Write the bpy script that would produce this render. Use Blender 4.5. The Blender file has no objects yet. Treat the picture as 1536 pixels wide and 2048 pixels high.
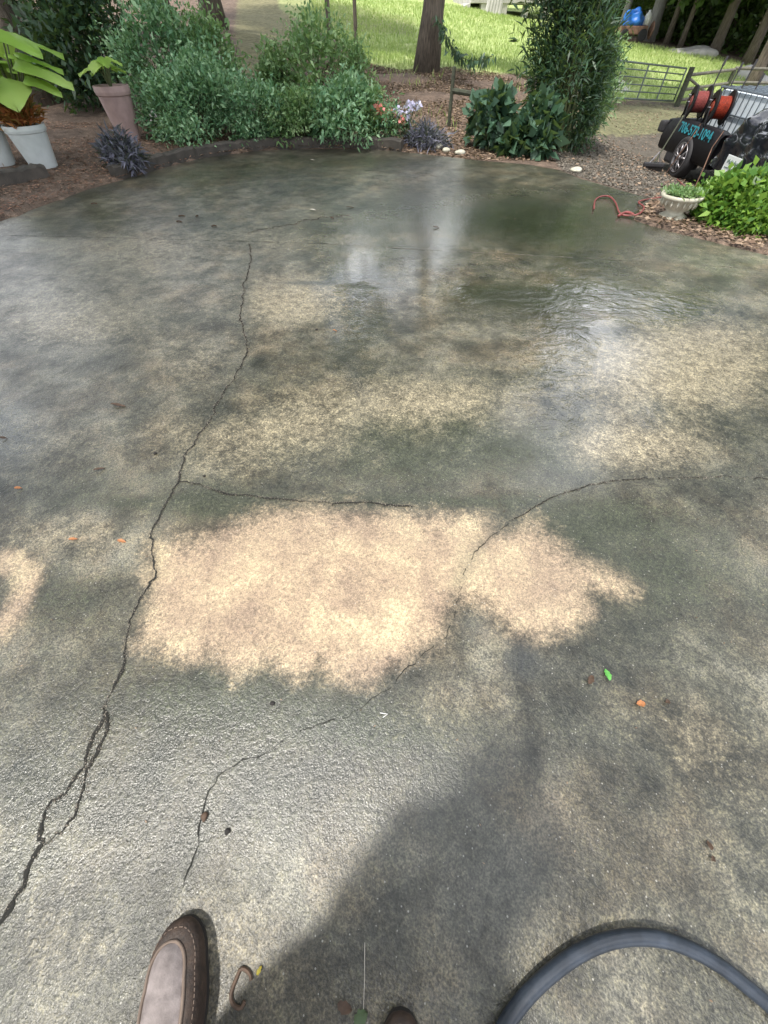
import bpy, bmesh, math, random
import numpy as np
from mathutils import Vector, Matrix
random.seed(7); RNG = np.random.default_rng(11)
S = bpy.context.scene
COL = S.collection
R = math.radians
# ------------------------------------------------------------------ camera, sky, sun, exposure
CH, PITCH, FPX = 1.4, R(52), 769.0
cd = bpy.data.cameras.new("camera"); cam = bpy.data.objects.new("camera", cd); COL.objects.link(cam)
cam.location = (0, 0, CH); cam.rotation_euler = (R(90)-PITCH, 0, 0)
cd.sensor_fit = 'VERTICAL'; cd.sensor_height = 36; cd.lens = FPX/2048*36; cd.clip_start = .02; cd.clip_end = 600
S.camera = cam
SUN_EL, SUN_AZ = R(63), math.atan2(-.69, -.72)       # sun stands behind and to the left
w = bpy.data.worlds.new("World"); S.world = w; w.use_nodes = True
nt = w.node_tree; sky = nt.nodes.new('ShaderNodeTexSky'); sky.sky_type = 'NISHITA'; sky.sun_disc = False
sky.sun_elevation = SUN_EL; sky.sun_rotation = SUN_AZ; sky.air_density = 1.0; sky.dust_density = 2.0
wc=nt.nodes.new('ShaderNodeTexCoord'); wm=nt.nodes.new('ShaderNodeMapping'); wm.inputs['Scale'].default_value=(1,1,2.4); nt.links.new(wc.outputs['Generated'],wm.inputs[0])
wn_=nt.nodes.new('ShaderNodeTexNoise'); wn_.inputs['Scale'].default_value=2.6; wn_.inputs['Detail'].default_value=7; wn_.inputs['Roughness'].default_value=.6; nt.links.new(wm.outputs[0],wn_.inputs['Vector'])
wr_=nt.nodes.new('ShaderNodeMapRange'); wr_.interpolation_type='SMOOTHSTEP'; wr_.inputs[1].default_value=.40; wr_.inputs[2].default_value=.62; nt.links.new(wn_.outputs['Fac'],wr_.inputs[0])
wx=nt.nodes.new('ShaderNodeMix'); wx.data_type='RGBA'; nt.links.new(wr_.outputs[0],wx.inputs[0]); nt.links.new(sky.outputs[0],wx.inputs[6]); wx.inputs[7].default_value=(17,17.2,17.8,1)
nt.links.new(wx.outputs[2], nt.nodes['Background'].inputs[0]); nt.nodes['Background'].inputs[1].default_value = .15
sl = bpy.data.lights.new("sun", 'SUN'); sl.energy = 4.2; sl.angle = R(3); sl.color = (1, .95, .86)
so = bpy.data.objects.new("sun", sl); COL.objects.link(so)
TOSUN = Vector((math.sin(SUN_AZ)*math.cos(SUN_EL), math.cos(SUN_AZ)*math.cos(SUN_EL), math.sin(SUN_EL)))
so.rotation_euler = TOSUN.to_track_quat('Z', 'Y').to_euler(); so.location = TOSUN*40
S.view_settings.view_transform = 'Standard'; S.view_settings.look = 'None'; S.view_settings.gamma = 1
S.view_settings.exposure = .30
S.render.engine = 'CYCLES'

# ------------------------------------------------------------------ projection and terrain
cp, sp = math.cos(PITCH), math.sin(PITCH)
def proj(x, y, z):
    d = y*cp + (CH-z)*sp
    u = y*sp - (CH-z)*cp
    return 768+FPX*x/d, 1024-FPX*u/d, d
def ray(px, py):
    u = 1024-py; return Vector((px-768, FPX*cp+u*sp, u*cp-FPX*sp))
def W(px, py, z=0.):
    r = ray(px, py); t = (z-CH)/r.z; return Vector((r.x*t, r.y*t, z))
def PD(px, py, D):
    r = ray(px, py); t = D/r.y; return Vector((r.x*t, D, CH+r.z*t))
slab_px = [(0,443),(98,407),(176,379),(241,361),(319,338),(400,317),(498,303),(560,299),(628,298),(758,299),(856,309),
           (960,321),(1057,329),(1120,340),(1160,357),(1240,380),(1307,399),(1275,425),(1265,440),(1336,462),(1430,485),(1536,511)]
SL = [W(*p).xy for p in slab_px]
SL = [Vector((-9,-6)), Vector((-9.5,2.2))] + SL + [Vector((4.6,3.2)), Vector((6.5,1)), Vector((9,-6))]
SLn = np.array([tuple(p) for p in SL])
def inpoly(P, poly):
    x, y = P[:,0], P[:,1]; r = np.zeros(len(P), bool); n = len(poly)
    for i in range(n):
        x1,y1 = poly[i]; x2,y2 = poly[(i+1)%n]
        if y1 == y2: continue
        c = ((y1>y)!=(y2>y)) & (x < (x2-x1)*(y-y1)/(y2-y1)+x1); r ^= c
    return r
def polydist(P, poly, closed=True):
    best = np.full(len(P), 1e9); near = np.zeros((len(P),2)); n = len(poly)
    for i in range(n if closed else n-1):
        a = np.array(poly[i],float); b = np.array(poly[(i+1)%n],float); ab = b-a
        t = np.clip(((P-a)@ab)/max(ab@ab,1e-9),0,1); q = a+t[:,None]*ab; d = np.linalg.norm(P-q,axis=1)
        m = d<best; best[m] = d[m]; near[m] = q[m]
    return best, near
ctrl = [(-3,2,0),(0,2,0),(3,2,0),(0,6,0),(0,-5,0),(-8,-5,0),(8,-5,0),(-9,1,.0),(-20,-10,0),(20,-12,-.2),
        (-5.5,8,.14),(-3,11,.2),(0,12,.14),(-8,12,.4),(-8,6,.1),(0,17,.5),(3,17.3,.45),(4,12,0),
        (4.4,7.6,-.2),(5.2,9,-.42),(6.45,10.8,-.7),(7.5,11.6,-.72),(8,8.5,-.72),(6.8,7,-.5),(4.7,6.2,-.12),(6,4,-.05),(9,4,-.2),(10,12,-.75),(6,14,-.7),(8,17,-.62),
        (10.3,22,-.6),(13,21,-.65),(17,16,-.75),(20,22,-.6),(20,5,-.6),
        (0,60,4.2),(30,60,3.2),(-30,60,5),(-20,22,1.2),(-12,16,.7),(60,30,1.5),(-40,10,1),(-60,60,8),(60,90,8),(-60,90,9),(0,90,8)]
for a in [(1210,85,34),(1400,112,32),(1530,142,30),(1000,30,38),(900,10,37),(1000,130,22),(700,100,22),(600,20,32),(500,70,20),(1100,60,32)]:
    p = PD(*a); ctrl.append((p.x,p.y,p.z))
for p in SL[3:12]: ctrl.append((p.x,p.y,.03))
for p in SL[12:19]: ctrl.append((p.x,p.y,-.03))
for p in SL[19:26]: ctrl.append((p.x,p.y,.01))
CT = np.array(ctrl, float)
def _U(r2): return .5*r2*np.log(np.maximum(r2,1e-9))
_n = len(CT); _K = _U(((CT[:,None,:2]-CT[None,:,:2])**2).sum(-1)) + np.eye(_n)*.02
_P = np.c_[np.ones(_n), CT[:,:2]]
_A = np.zeros((_n+3,_n+3)); _A[:_n,:_n]=_K; _A[:_n,_n:]=_P; _A[_n:,:_n]=_P.T
_w = np.linalg.solve(_A, np.r_[CT[:,2],0,0,0])
def TZ(P):
    P = np.atleast_2d(np.asarray(P,float)); out = np.empty(len(P))
    for s in range(0,len(P),20000):
        Q = P[s:s+20000,:2]
        out[s:s+20000] = _U(((Q[:,None]-CT[None,:,:2])**2).sum(-1))@_w[:_n] + _w[_n] + Q@_w[_n+1:]
    return out
def tz(x, y): return float(TZ([(x,y)])[0])
def hit(px, py, dmax=70):
    r = ray(px, py)
    ds = np.r_[np.linspace(.3,14,160), np.linspace(14.1,dmax,260)]
    t = ds/abs(r.y) if abs(r.y)>1e-6 else ds
    X = np.c_[r.x*t, r.y*t]; Z = CH+r.z*t; T = TZ(X)
    if r.y < 0: return W(px,py,0)
    ins = inpoly(X, SLn); T = np.where(ins, 0, T)
    b = np.nonzero(Z<=T)[0]
    i = b[0] if len(b) else len(ds)-1
    return Vector((X[i,0], X[i,1], T[i]))
def zfor(P, py):       # height z above point P that projects to image row py
    lo, hi = P.z-1, min(P.z+40, CH+P.y*cp/sp-.05)
    for _ in range(50):
        m = (lo+hi)/2
        if proj(P.x,P.y,m)[1] > py: lo = m
        else: hi = m
    return m
def upp(P): return proj(P.x,P.y,P.z)[2]/FPX    # metres per photo pixel at P

# ------------------------------------------------------------------ materials
MATS = {}
def newmat(name):
    m = bpy.data.materials.new(name); m.use_nodes = True; MATS[name] = m
    return m, m.node_tree, m.node_tree.nodes['Principled BSDF']
def N(t, kind, **kw):
    n = t.nodes.new(kind)
    for k, v in kw.items():
        if k.startswith('i_'):
            n.inputs[k[2:].replace('_',' ')].default_value = v
        else: setattr(n, k, v)
    return n
def noise(t, vec, scale, detail=5, rough=.6):
    n = N(t,'ShaderNodeTexNoise'); n.inputs['Scale'].default_value = scale; n.inputs['Detail'].default_value = detail
    n.inputs['Roughness'].default_value = rough; t.links.new(vec, n.inputs['Vector']); return n.outputs['Fac']
def ramp(t, fac, stops):
    n = N(t,'ShaderNodeValToRGB'); e = n.color_ramp.elements
    while len(e) < len(stops): e.new(.5)
    for i,(p,c) in enumerate(stops):
        e[i].position = p; e[i].color = (*c,1) if len(c)==3 else c
    t.links.new(fac, n.inputs[0]); return n.outputs[0]
def mixc(t, fac, a, b, mode='MIX'):
    n = N(t,'ShaderNodeMix', data_type='RGBA', blend_type=mode)
    for s, v in ((n.inputs[0],fac),(n.inputs[6],a),(n.inputs[7],b)):
        if isinstance(v,(int,float)): s.default_value = v
        elif isinstance(v,tuple): s.default_value = (*v,1)
        else: t.links.new(v, s)
    return n.outputs[2]
def mth(t, op, a, b=None, c=None, clamp=False):
    n = N(t,'ShaderNodeMath', operation=op, use_clamp=clamp)
    for i,v in enumerate((a,b,c)):
        if v is None: continue
        if isinstance(v,(int,float)): n.inputs[i].default_value = v
        else: t.links.new(v, n.inputs[i])
    return n.outputs[0]
def sstep(t, v, lo, hi):
    n = N(t,'ShaderNodeMapRange', interpolation_type='SMOOTHSTEP'); t.links.new(v,n.inputs[0])
    n.inputs[1].default_value = lo; n.inputs[2].default_value = hi; return n.outputs[0]
def bump(t, bs, h, strength, dist):
    n = N(t,'ShaderNodeBump'); n.inputs['Strength'].default_value = strength; n.inputs['Distance'].default_value = dist
    t.links.new(h, n.inputs['Height'])
    if bs.inputs['Normal'].is_linked: t.links.new(bs.inputs['Normal'].links[0].from_socket, n.inputs['Normal'])
    t.links.new(n.outputs[0], bs.inputs['Normal']); return n
def simple(name, c1, c2=None, scale=20, rough=.6, metal=0, bstr=.2, bdist=.004, stretch=None, coat=0, spec=None):
    m, t, b = newmat(name); c2 = c2 or tuple(v*.7 for v in c1)
    tc = N(t,'ShaderNodeTexCoord').outputs['Object']
    if stretch:
        mp = N(t,'ShaderNodeMapping'); mp.inputs['Scale'].default_value = stretch; t.links.new(tc, mp.inputs[0]); tc = mp.outputs[0]
    f = noise(t, tc, scale); t.links.new(ramp(t,f,[(.3,c2),(.7,c1)]), b.inputs['Base Color'])
    f2 = noise(t, tc, scale*4)
    t.links.new(mth(t,'MULTIPLY_ADD',f2,.3,rough-.15,clamp=True), b.inputs['Roughness'])
    b.inputs['Metallic'].default_value = metal; b.inputs['Coat Weight'].default_value = coat
    if spec is not None: b.inputs['Specular IOR Level'].default_value = spec
    if bstr: bump(t, b, f2, bstr, bdist)
    return m
def foliage(name, cols, trans=.35, rough=.45):
    m, t, b = newmat(name)
    g = N(t,'ShaderNodeNewGeometry')
    tc = N(t,'ShaderNodeTexCoord').outputs['Object']
    f = mth(t,'ADD', mth(t,'MULTIPLY',g.outputs['Random Per Island'],.65), mth(t,'MULTIPLY',noise(t,tc,1.3,2),.5))
    c = ramp(t, f, [(.15+.75*i/(len(cols)-1), k) for i,k in enumerate(cols)])
    t.links.new(c, b.inputs['Base Color']); b.inputs['Roughness'].default_value = rough
    tr = N(t,'ShaderNodeBsdfTranslucent'); t.links.new(mixc(t,.5,c,(.35,.5,.08),'MIX'), tr.inputs[0])
    mx = N(t,'ShaderNodeMixShader'); mx.inputs[0].default_value = trans
    t.links.new(b.outputs[0], mx.inputs[1]); t.links.new(tr.outputs[0], mx.inputs[2])
    t.links.new(mx.outputs[0], t.nodes['Material Output'].inputs[0]); return m

# slab concrete: attributes stain_a = (clean, wet, moss, warm), stain_shade_b = (pool, dark stains plus painted shadow, crack dirt)
def concrete():
    m, t, b = newmat('weathered_wet_concrete'); L = t.links
    P0 = N(t,'ShaderNodeNewGeometry').outputs['Position']
    mpr = N(t,'ShaderNodeMapping'); mpr.inputs['Rotation'].default_value=(.62,.41,.53); mpr.inputs['Location'].default_value=(3.1,1.7,.37); L.new(P0,mpr.inputs[0]); P=mpr.outputs[0]
    A = N(t,'ShaderNodeAttribute', attribute_name='stain_a'); B = N(t,'ShaderNodeAttribute', attribute_name='stain_shade_b')
    sa = N(t,'ShaderNodeSeparateColor'); L.new(A.outputs['Color'], sa.inputs[0])
    sb = N(t,'ShaderNodeSeparateColor'); L.new(B.outputs['Color'], sb.inputs[0])
    clean, wet, moss = sa.outputs; warm = A.outputs['Alpha']; pool, dark, dirt = sb.outputs
    n1 = noise(t,P,1.1,4,.55); n2 = noise(t,P,4.5,6,.65); n3 = noise(t,P,19,6,.7); n4 = noise(t,P,70,3,.7); n5 = noise(t,P,185,2,.5)
    base = ramp(t, mth(t,'ADD',mth(t,'MULTIPLY',n1,.45),mth(t,'MULTIPLY',n2,.55)), [(.38,(.022,.023,.018)),(.5,(.080,.077,.060)),(.61,(.20,.188,.154))])
    pt = ramp(t, noise(t,P,2.7,4,.6), [(.45,(1,1,1)),(.62,(1.12,.98,.88))])
    base = mixc(t,1.,base,pt,'MULTIPLY'); base = mixc(t,1.,base,ramp(t,noise(t,P,7,5,.7),[(.36,(.66,.66,.64)),(.5,(1,1,1)),(.63,(1.42,1.38,1.3))]),'MULTIPLY')
    # moss / algae
    mf = mth(t,'ADD',moss,mth(t,'MULTIPLY_ADD',n2,.9,-.45)); mf = mth(t,'ADD',mf,mth(t,'MULTIPLY_ADD',n3,.9,-.45)); mf = mth(t,'ADD',mf,mth(t,'MULTIPLY_ADD',n4,.9,-.45))
    base = mixc(t, mth(t,'MULTIPLY',sstep(t,mf,.1,.8),.88), base, (.032,.038,.021))
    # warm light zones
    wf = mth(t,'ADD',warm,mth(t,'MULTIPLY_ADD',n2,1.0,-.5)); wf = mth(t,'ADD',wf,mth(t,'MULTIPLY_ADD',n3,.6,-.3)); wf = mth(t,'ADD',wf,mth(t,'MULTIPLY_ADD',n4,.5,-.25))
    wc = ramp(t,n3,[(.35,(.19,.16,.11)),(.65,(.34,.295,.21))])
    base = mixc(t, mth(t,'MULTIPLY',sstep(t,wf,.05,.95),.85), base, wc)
    # bleached patch
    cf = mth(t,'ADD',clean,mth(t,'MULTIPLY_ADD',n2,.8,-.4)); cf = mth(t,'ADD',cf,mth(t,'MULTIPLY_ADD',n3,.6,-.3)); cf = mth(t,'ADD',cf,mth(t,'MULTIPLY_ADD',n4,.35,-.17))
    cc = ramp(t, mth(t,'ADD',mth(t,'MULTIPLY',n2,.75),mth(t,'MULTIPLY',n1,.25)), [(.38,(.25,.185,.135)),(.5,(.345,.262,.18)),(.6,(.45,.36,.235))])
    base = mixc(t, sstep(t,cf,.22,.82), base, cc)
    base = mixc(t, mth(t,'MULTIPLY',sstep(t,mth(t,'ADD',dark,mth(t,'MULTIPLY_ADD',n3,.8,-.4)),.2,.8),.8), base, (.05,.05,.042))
    base = mixc(t, mth(t,'MULTIPLY',dirt,.75), base, (.05,.052,.04))
    # grit
    mot = ramp(t, n3, [(.3,(.66,.66,.65)),(.5,(1,1,1)),(.68,(1.32,1.3,1.24))]); base = mixc(t,mth(t,'MULTIPLY_ADD',clean,-.75,1.,clamp=True),base,mot,'MULTIPLY')
    grit = ramp(t, n4, [(.34,(.48,.48,.48)),(.5,(1,1,1)),(.66,(1.5,1.48,1.42))]); base = mixc(t,mth(t,'MULTIPLY_ADD',clean,-.45,1.,clamp=True),base,grit,'MULTIPLY')
    g5 = ramp(t, n5, [(.33,(.42,.42,.42)),(.5,(1,1,1)),(.67,(1.75,1.73,1.66))]); base = mixc(t,mth(t,'MULTIPLY_ADD',clean,-.5,.95,clamp=True),base,g5,'MULTIPLY')
    v = N(t,'ShaderNodeTexVoronoi'); v.inputs['Scale'].default_value = 120; L.new(P, v.inputs['Vector'])
    sv = N(t,'ShaderNodeSeparateColor'); L.new(v.outputs['Color'], sv.inputs[0])
    fl = mth(t,'MULTIPLY', mth(t,'LESS_THAN',v.outputs['Distance'],mth(t,'MULTIPLY',sv.outputs[1],.3)), mth(t,'GREATER_THAN',sv.outputs[0],.88))
    base = mixc(t, mth(t,'MULTIPLY',fl,.45), base, (.55,.53,.48))
    fd = mth(t,'MULTIPLY', mth(t,'LESS_THAN',v.outputs['Distance'],.25), mth(t,'LESS_THAN',sv.outputs[0],.10))
    base = mixc(t, mth(t,'MULTIPLY',fd,.6), base, (.03,.03,.026))
    wn = mth(t,'ADD',wet,mth(t,'MULTIPLY_ADD',n2,.5,-.25)); wn = mth(t,'ADD',wn,mth(t,'MULTIPLY_ADD',n3,.5,-.25)); wn = sstep(t,wn,.1,.9)
    base = mixc(t, mth(t,'MULTIPLY',wn,.28), base, (.04,.045,.035))
    base_final = base
    pl = sstep(t, mth(t,'ADD',pool,mth(t,'MULTIPLY_ADD',n3,.5,-.25)), .2, .8)
    r = mth(t,'SUBTRACT', mth(t,'MULTIPLY_ADD',wn,-.36,.60), mth(t,'MULTIPLY',pl,.2), clamp=True)
    r = mth(t,'ADD', r, mth(t,'MULTIPLY_ADD',n3,.2,-.1), clamp=True); L.new(mth(t,'MAXIMUM',r,.06), b.inputs['Roughness'])
    b.inputs['IOR'].default_value = 1.45
    pd = sstep(t, mth(t,'ADD',pool,mth(t,'ADD',mth(t,'MULTIPLY_ADD',n2,1.3,-.65),mth(t,'MULTIPLY_ADD',n3,.5,-.25))), .92, 1.06)
    L.new(mixc(t,mth(t,'MULTIPLY',pd,.22),base,(.03,.032,.022)), b.inputs['Base Color']); L.new(mth(t,'MAXIMUM',mth(t,'MULTIPLY',wn,.9),pd), b.inputs['Coat Weight']); L.new(mth(t,'MULTIPLY',mth(t,'MAXIMUM',mth(t,'MULTIPLY_ADD',pool,-.45,.24),.04),mth(t,'MULTIPLY_ADD',pd,-.6,1.)),b.inputs['Coat Roughness'])
    hgt = mth(t,'ADD',mth(t,'MULTIPLY',n5,.4),mth(t,'ADD',n4,mth(t,'MULTIPLY',n3,1.4)))
    bp = bump(t,b,hgt,.6,.006); L.new(mth(t,'MULTIPLY_ADD',pl,-.5,.62), bp.inputs['Strength'])
    mp=N(t,'ShaderNodeMapping'); mp.inputs['Scale'].default_value=(.9,1.2,1); L.new(P0,mp.inputs[0])
    rip = noise(t,mp.outputs[0],6,4,.6); rip.node.inputs['Distortion'].default_value=1.6; b2 = bump(t,b,rip,.2,.02); L.new(mth(t,'MULTIPLY_ADD',pl,.5,.08), b2.inputs['Strength'])
    b3=N(t,'ShaderNodeBump'); b3.inputs['Distance'].default_value=.010; n6=noise(t,P,250,2,.5); L.new(mth(t,'ADD',mth(t,'MULTIPLY',n6,.8),mth(t,'MULTIPLY',n4,.9)),b3.inputs['Height']); L.new(mth(t,'MAXIMUM',mth(t,'MULTIPLY_ADD',pool,-.6,.27),.02),b3.inputs['Strength'])
    b4=N(t,'ShaderNodeBump'); b4.inputs['Distance'].default_value=.02; L.new(rip,b4.inputs['Height']); L.new(mth(t,'MULTIPLY_ADD',pd,.42,.04),b4.inputs['Strength']); L.new(b3.outputs[0],b4.inputs['Normal']); L.new(b4.outputs[0], b.inputs['Coat Normal'])
    return m
CONC = concrete()
def ground():
    m, t, b = newmat('garden_ground'); L = t.links
    P = N(t,'ShaderNodeNewGeometry').outputs['Position']
    A = N(t,'ShaderNodeAttribute', attribute_name='zone'); s = N(t,'ShaderNodeSeparateColor'); L.new(A.outputs['Color'], s.inputs[0])
    n1 = noise(t,P,.7,5); n2 = noise(t,P,6,6,.7); n3 = noise(t,P,45,5,.75)
    mul = ramp(t, mth(t,'ADD',mth(t,'MULTIPLY',n2,.5),mth(t,'MULTIPLY',n3,.5)), [(.36,(.05,.035,.026)),(.5,(.13,.09,.066)),(.62,(.27,.19,.14))])
    lawn = ramp(t, mth(t,'ADD',mth(t,'MULTIPLY',n1,.55),mth(t,'MULTIPLY',n2,.45)), [(.36,(.24,.32,.10)),(.5,(.36,.45,.16)),(.64,(.50,.54,.25))])
    lawn = mixc(t,.5,lawn,ramp(t,n3,[(.35,(.6,.6,.6)),(.65,(1.3,1.3,1.2))]),'MULTIPLY')
    grav = ramp(t, mth(t,'ADD',mth(t,'MULTIPLY',n2,.35),mth(t,'MULTIPLY',n3,.65)), [(.38,(.045,.038,.03)),(.5,(.095,.08,.062)),(.62,(.18,.155,.125))])
    dry = ramp(t, n2, [(.35,(.11,.115,.05)),(.65,(.24,.235,.11))])
    def z(ch, k=.7): return sstep(t, mth(t,'ADD',ch,mth(t,'MULTIPLY_ADD',n2,k,-k/2)), .3, .7)
    c = mixc(t, z(s.outputs[0]), mul, lawn); c = mixc(t, z(s.outputs[1]), c, grav); c = mixc(t, mth(t,'MULTIPLY',z(s.outputs[2],1.),.7), c, dry)
    c = mixc(t, z(A.outputs['Alpha'],.4), c, (.62,.60,.56))  # paints the sun-bright gravel spot
    L.new(c, b.inputs['Base Color']); b.inputs['Roughness'].default_value = .9; bump(t,b,n3,.7,.03); return m
GROUND = ground()
BARK = simple('grey_brown_bark',(.20,.165,.13),(.06,.048,.038),9,.9,bstr=.9,bdist=.03,stretch=(3,3,.5))
BARKP = simple('pale_grey_bark',(.36,.35,.34),(.20,.19,.185),6,.85,bstr=.5,bdist=.02,stretch=(3,3,.4))
STEM = simple('green_brown_stem',(.10,.13,.05),(.06,.06,.03),20,.7)
F_CAN = foliage('canopy_leaves',[(.025,.05,.015),(.05,.10,.025),(.09,.16,.04)],.4)
F_SHR = foliage('teal_shrub_leaves',[(.04,.105,.05),(.115,.26,.13),(.33,.50,.29)],.25)
F_SHR2 = foliage('soft_green_shrub_leaves',[(.06,.13,.05),(.15,.28,.11),(.33,.46,.22)],.3)
F_DRK = foliage('dark_evergreen_leaves',[(.012,.03,.016),(.025,.065,.032),(.05,.11,.055)],.2)
F_VINE = foliage('broad_vine_leaves',[(.014,.04,.024),(.035,.085,.05),(.10,.18,.12)],.2)
F_BOX = foliage('bright_box_leaves',[(.03,.09,.012),(.08,.20,.025),(.24,.40,.06)],.35)
F_WOOD = foliage('woodland_leaves',[(.02,.045,.012),(.045,.09,.02),(.12,.20,.05)],.35)
F_LIME = foliage('lime_leaves',[(.20,.36,.05),(.34,.55,.10),(.48,.66,.18)],.4)
F_RED = foliage('red_orange_leaves',[(.10,.13,.03),(.35,.10,.04),(.55,.20,.08)],.3)
F_PUR = foliage('purple_grey_leaves',[(.035,.035,.055),(.09,.09,.13),(.20,.20,.27)],.15)
F_PINK = foliage('coral_petals',[(.6,.15,.13),(.8,.3,.28)],.3); F_LIL = foliage('lilac_petals',[(.5,.45,.75),(.8,.78,.95)],.3)
F_WHT = foliage('white_petals',[(.7,.6,.65),(.85,.8,.82)],.3)
F_GRS = foliage('lawn_grass_blades',[(.18,.27,.07),(.34,.45,.14),(.52,.58,.26)],.3)
F_LIT = foliage('leaf_litter_bits',[(.04,.026,.018),(.16,.10,.065),(.33,.24,.17)],.05,.8)
F_LITR = foliage('reddish_bark_chips',[(.07,.035,.022),(.20,.10,.065),(.36,.22,.15)],.03,.8)
STONE = foliage('gravel_stones',[(.045,.038,.03),(.105,.09,.072),(.23,.20,.165)],0.,.8)
CURB = simple('weathered_dark_edging',(.085,.072,.06),(.03,.027,.022),7,.75,bstr=.5,bdist=.01)
WPOT = simple('white_glazed_pot',(.62,.66,.66),(.48,.52,.52),5,.35,bstr=.05)
PPOT = simple('dusty_pink_pot',(.38,.27,.25),(.27,.19,.18),8,.7,bstr=.1)
CREAM = simple('cream_stone_planter',(.60,.58,.48),(.34,.32,.25),14,.7,bstr=.3)
SOIL = simple('potting_soil',(.05,.035,.025),(.02,.015,.01),40,.95,bstr=.8,bdist=.01)
BLK = simple('black_paint',(.009,.009,.012),(.005,.005,.007),5,.5,bstr=.03,spec=.3)
RUB = simple('black_rubber',(.035,.033,.038),(.02,.02,.022),30,.7,bstr=.2)
ALLOY = simple('alloy_metal',(.42,.40,.42),(.25,.24,.26),10,.35,.8,bstr=.05)
STEEL = simple('dull_steel_cage',(.20,.24,.28),(.12,.14,.17),20,.45,.6,bstr=.05)
GATEM = simple('grey_green_gate_metal',(.20,.24,.22),(.11,.13,.12),12,.5,.5,bstr=.1)
WOODD = simple('mossy_dark_wood',(.075,.085,.055),(.03,.032,.022),10,.85,bstr=.6,bdist=.01,stretch=(2,2,2))
WOODG = simple('grey_fence_wood',(.20,.19,.155),(.10,.095,.08),8,.85,bstr=.5,bdist=.01)
TANK = simple('milky_plastic_tank',(.72,.78,.84),(.58,.66,.74),3,.45,bstr=.05)
REDH = simple('red_rubber_hose',(.28,.07,.065),(.15,.04,.038),30,.45,bstr=.1)
ORNG = simple('orange_red_hose',(.34,.045,.02),(.12,.018,.012),30,.45,bstr=.1)
TEAL = simple('teal_lettering',(.035,.34,.42),(.025,.24,.31),10,.5,bstr=0)
PLATE = simple('white_plate',(.74,.78,.78),(.66,.70,.70),8,.4,bstr=0)
DKG = simple('dark_green_print',(.04,.10,.07),(.03,.08,.06),8,.5,bstr=0)
TARP = simple('glossy_black_wrap',(.012,.013,.018),(.007,.008,.011),4,.17,bstr=.1,coat=.6)
NAVY = simple('navy_rubber_hose',(.030,.04,.058),(.007,.011,.018),18,.42,bstr=.15,coat=.1)
PALE = simple('pale_weathered_timber',(.52,.50,.48),(.36,.35,.33),4,.8,bstr=.2)
BLUE = simple('blue_tarp',(.04,.22,.72),(.02,.12,.5),5,.4,bstr=.3,bdist=.02)
WHITE = simple('white_plastic',(.8,.8,.8),(.7,.7,.7),5,.4,bstr=0)
RUST = simple('rusty_brown_metal',(.30,.17,.12),(.12,.07,.05),10,.7,bstr=.2)
LEATH = simple('brown_leather',(.060,.037,.026),(.016,.010,.008),45,.6,bstr=.5,bdist=.003)
GREYL = simple('grey_suede',(.29,.25,.245),(.14,.118,.115),30,.75,bstr=.5,bdist=.003)
PIPE = simple('tan_stitching',(.20,.15,.12),(.13,.095,.075),30,.7,bstr=.1)
SOLE = simple('dark_rubber_sole',(.02,.016,.014),(.012,.01,.01),30,.8)
SKIN = simple('skin',(.50,.32,.24),(.42,.26,.19),12,.55,bstr=.05); SKIN.node_tree.nodes['Principled BSDF'].inputs['Subsurface Weight'].default_value = .1
CLOTH = simple('khaki_cloth',(.22,.19,.14),(.17,.145,.11),60,.9); SHIRT = simple('grey_cotton',(.13,.14,.15),(.10,.11,.12),60,.9)
HAIRM = simple('brown_hair',(.06,.04,.03),(.03,.02,.015),60,.6)
CRKM = simple('dark_crack_gap',(.02,.019,.016),(.008,.008,.007),60,.95,bstr=.5)
CHIP = simple('chipped_concrete_edge',(.19,.175,.135),(.07,.066,.052),50,.8,bstr=.8,bdist=.006)
GASKET = simple('greenish_crack_filler',(.12,.13,.105),(.05,.055,.045),30,.5,bstr=.6,bdist=.005)

# ------------------------------------------------------------------ object helpers
def tag(o, label=None, cat=None, group=None, kind=None):
    for k, v in (('label',label),('category',cat),('group',group),('kind',kind)):
        if v: o[k] = v
    return o
def thing(name, loc, label, cat, group=None):
    o = bpy.data.objects.new(name, None); o.empty_display_size = .1; COL.objects.link(o); o.location = loc
    return tag(o, label, cat, group)
def rootloc(o):
    while o.parent: o = o.parent
    return Vector(o.location)
def make(name, V, F, mat, parent=None, loc=None, smooth=False, mi=None):
    V = np.asarray(V, np.float64).reshape(-1,3)
    off = rootloc(parent) if parent else (Vector(loc) if loc is not None else Vector((0,0,0)))
    V = V - np.array(off)
    me = bpy.data.meshes.new(name)
    if isinstance(F, np.ndarray):
        k = F.shape[1]; me.vertices.add(len(V)); me.vertices.foreach_set('co', V.astype(np.float32).ravel())
        me.loops.add(F.size); me.loops.foreach_set('vertex_index', F.astype(np.int32).ravel())
        me.polygons.add(len(F)); me.polygons.foreach_set('loop_start', np.arange(0,F.size,k,dtype=np.int32))
        me.polygons.foreach_set('loop_total', np.full(len(F),k,np.int32)); me.update(calc_edges=True)
    else:
        me.from_pydata([tuple(v) for v in V], [], F); me.update()
    me.materials.append(mat)
    if smooth: me.polygons.foreach_set('use_smooth', [True]*len(me.polygons))
    o = bpy.data.objects.new(name, me); COL.objects.link(o)
    if parent: o.parent = parent
    elif loc is not None: o.location = loc
    return o
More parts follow.
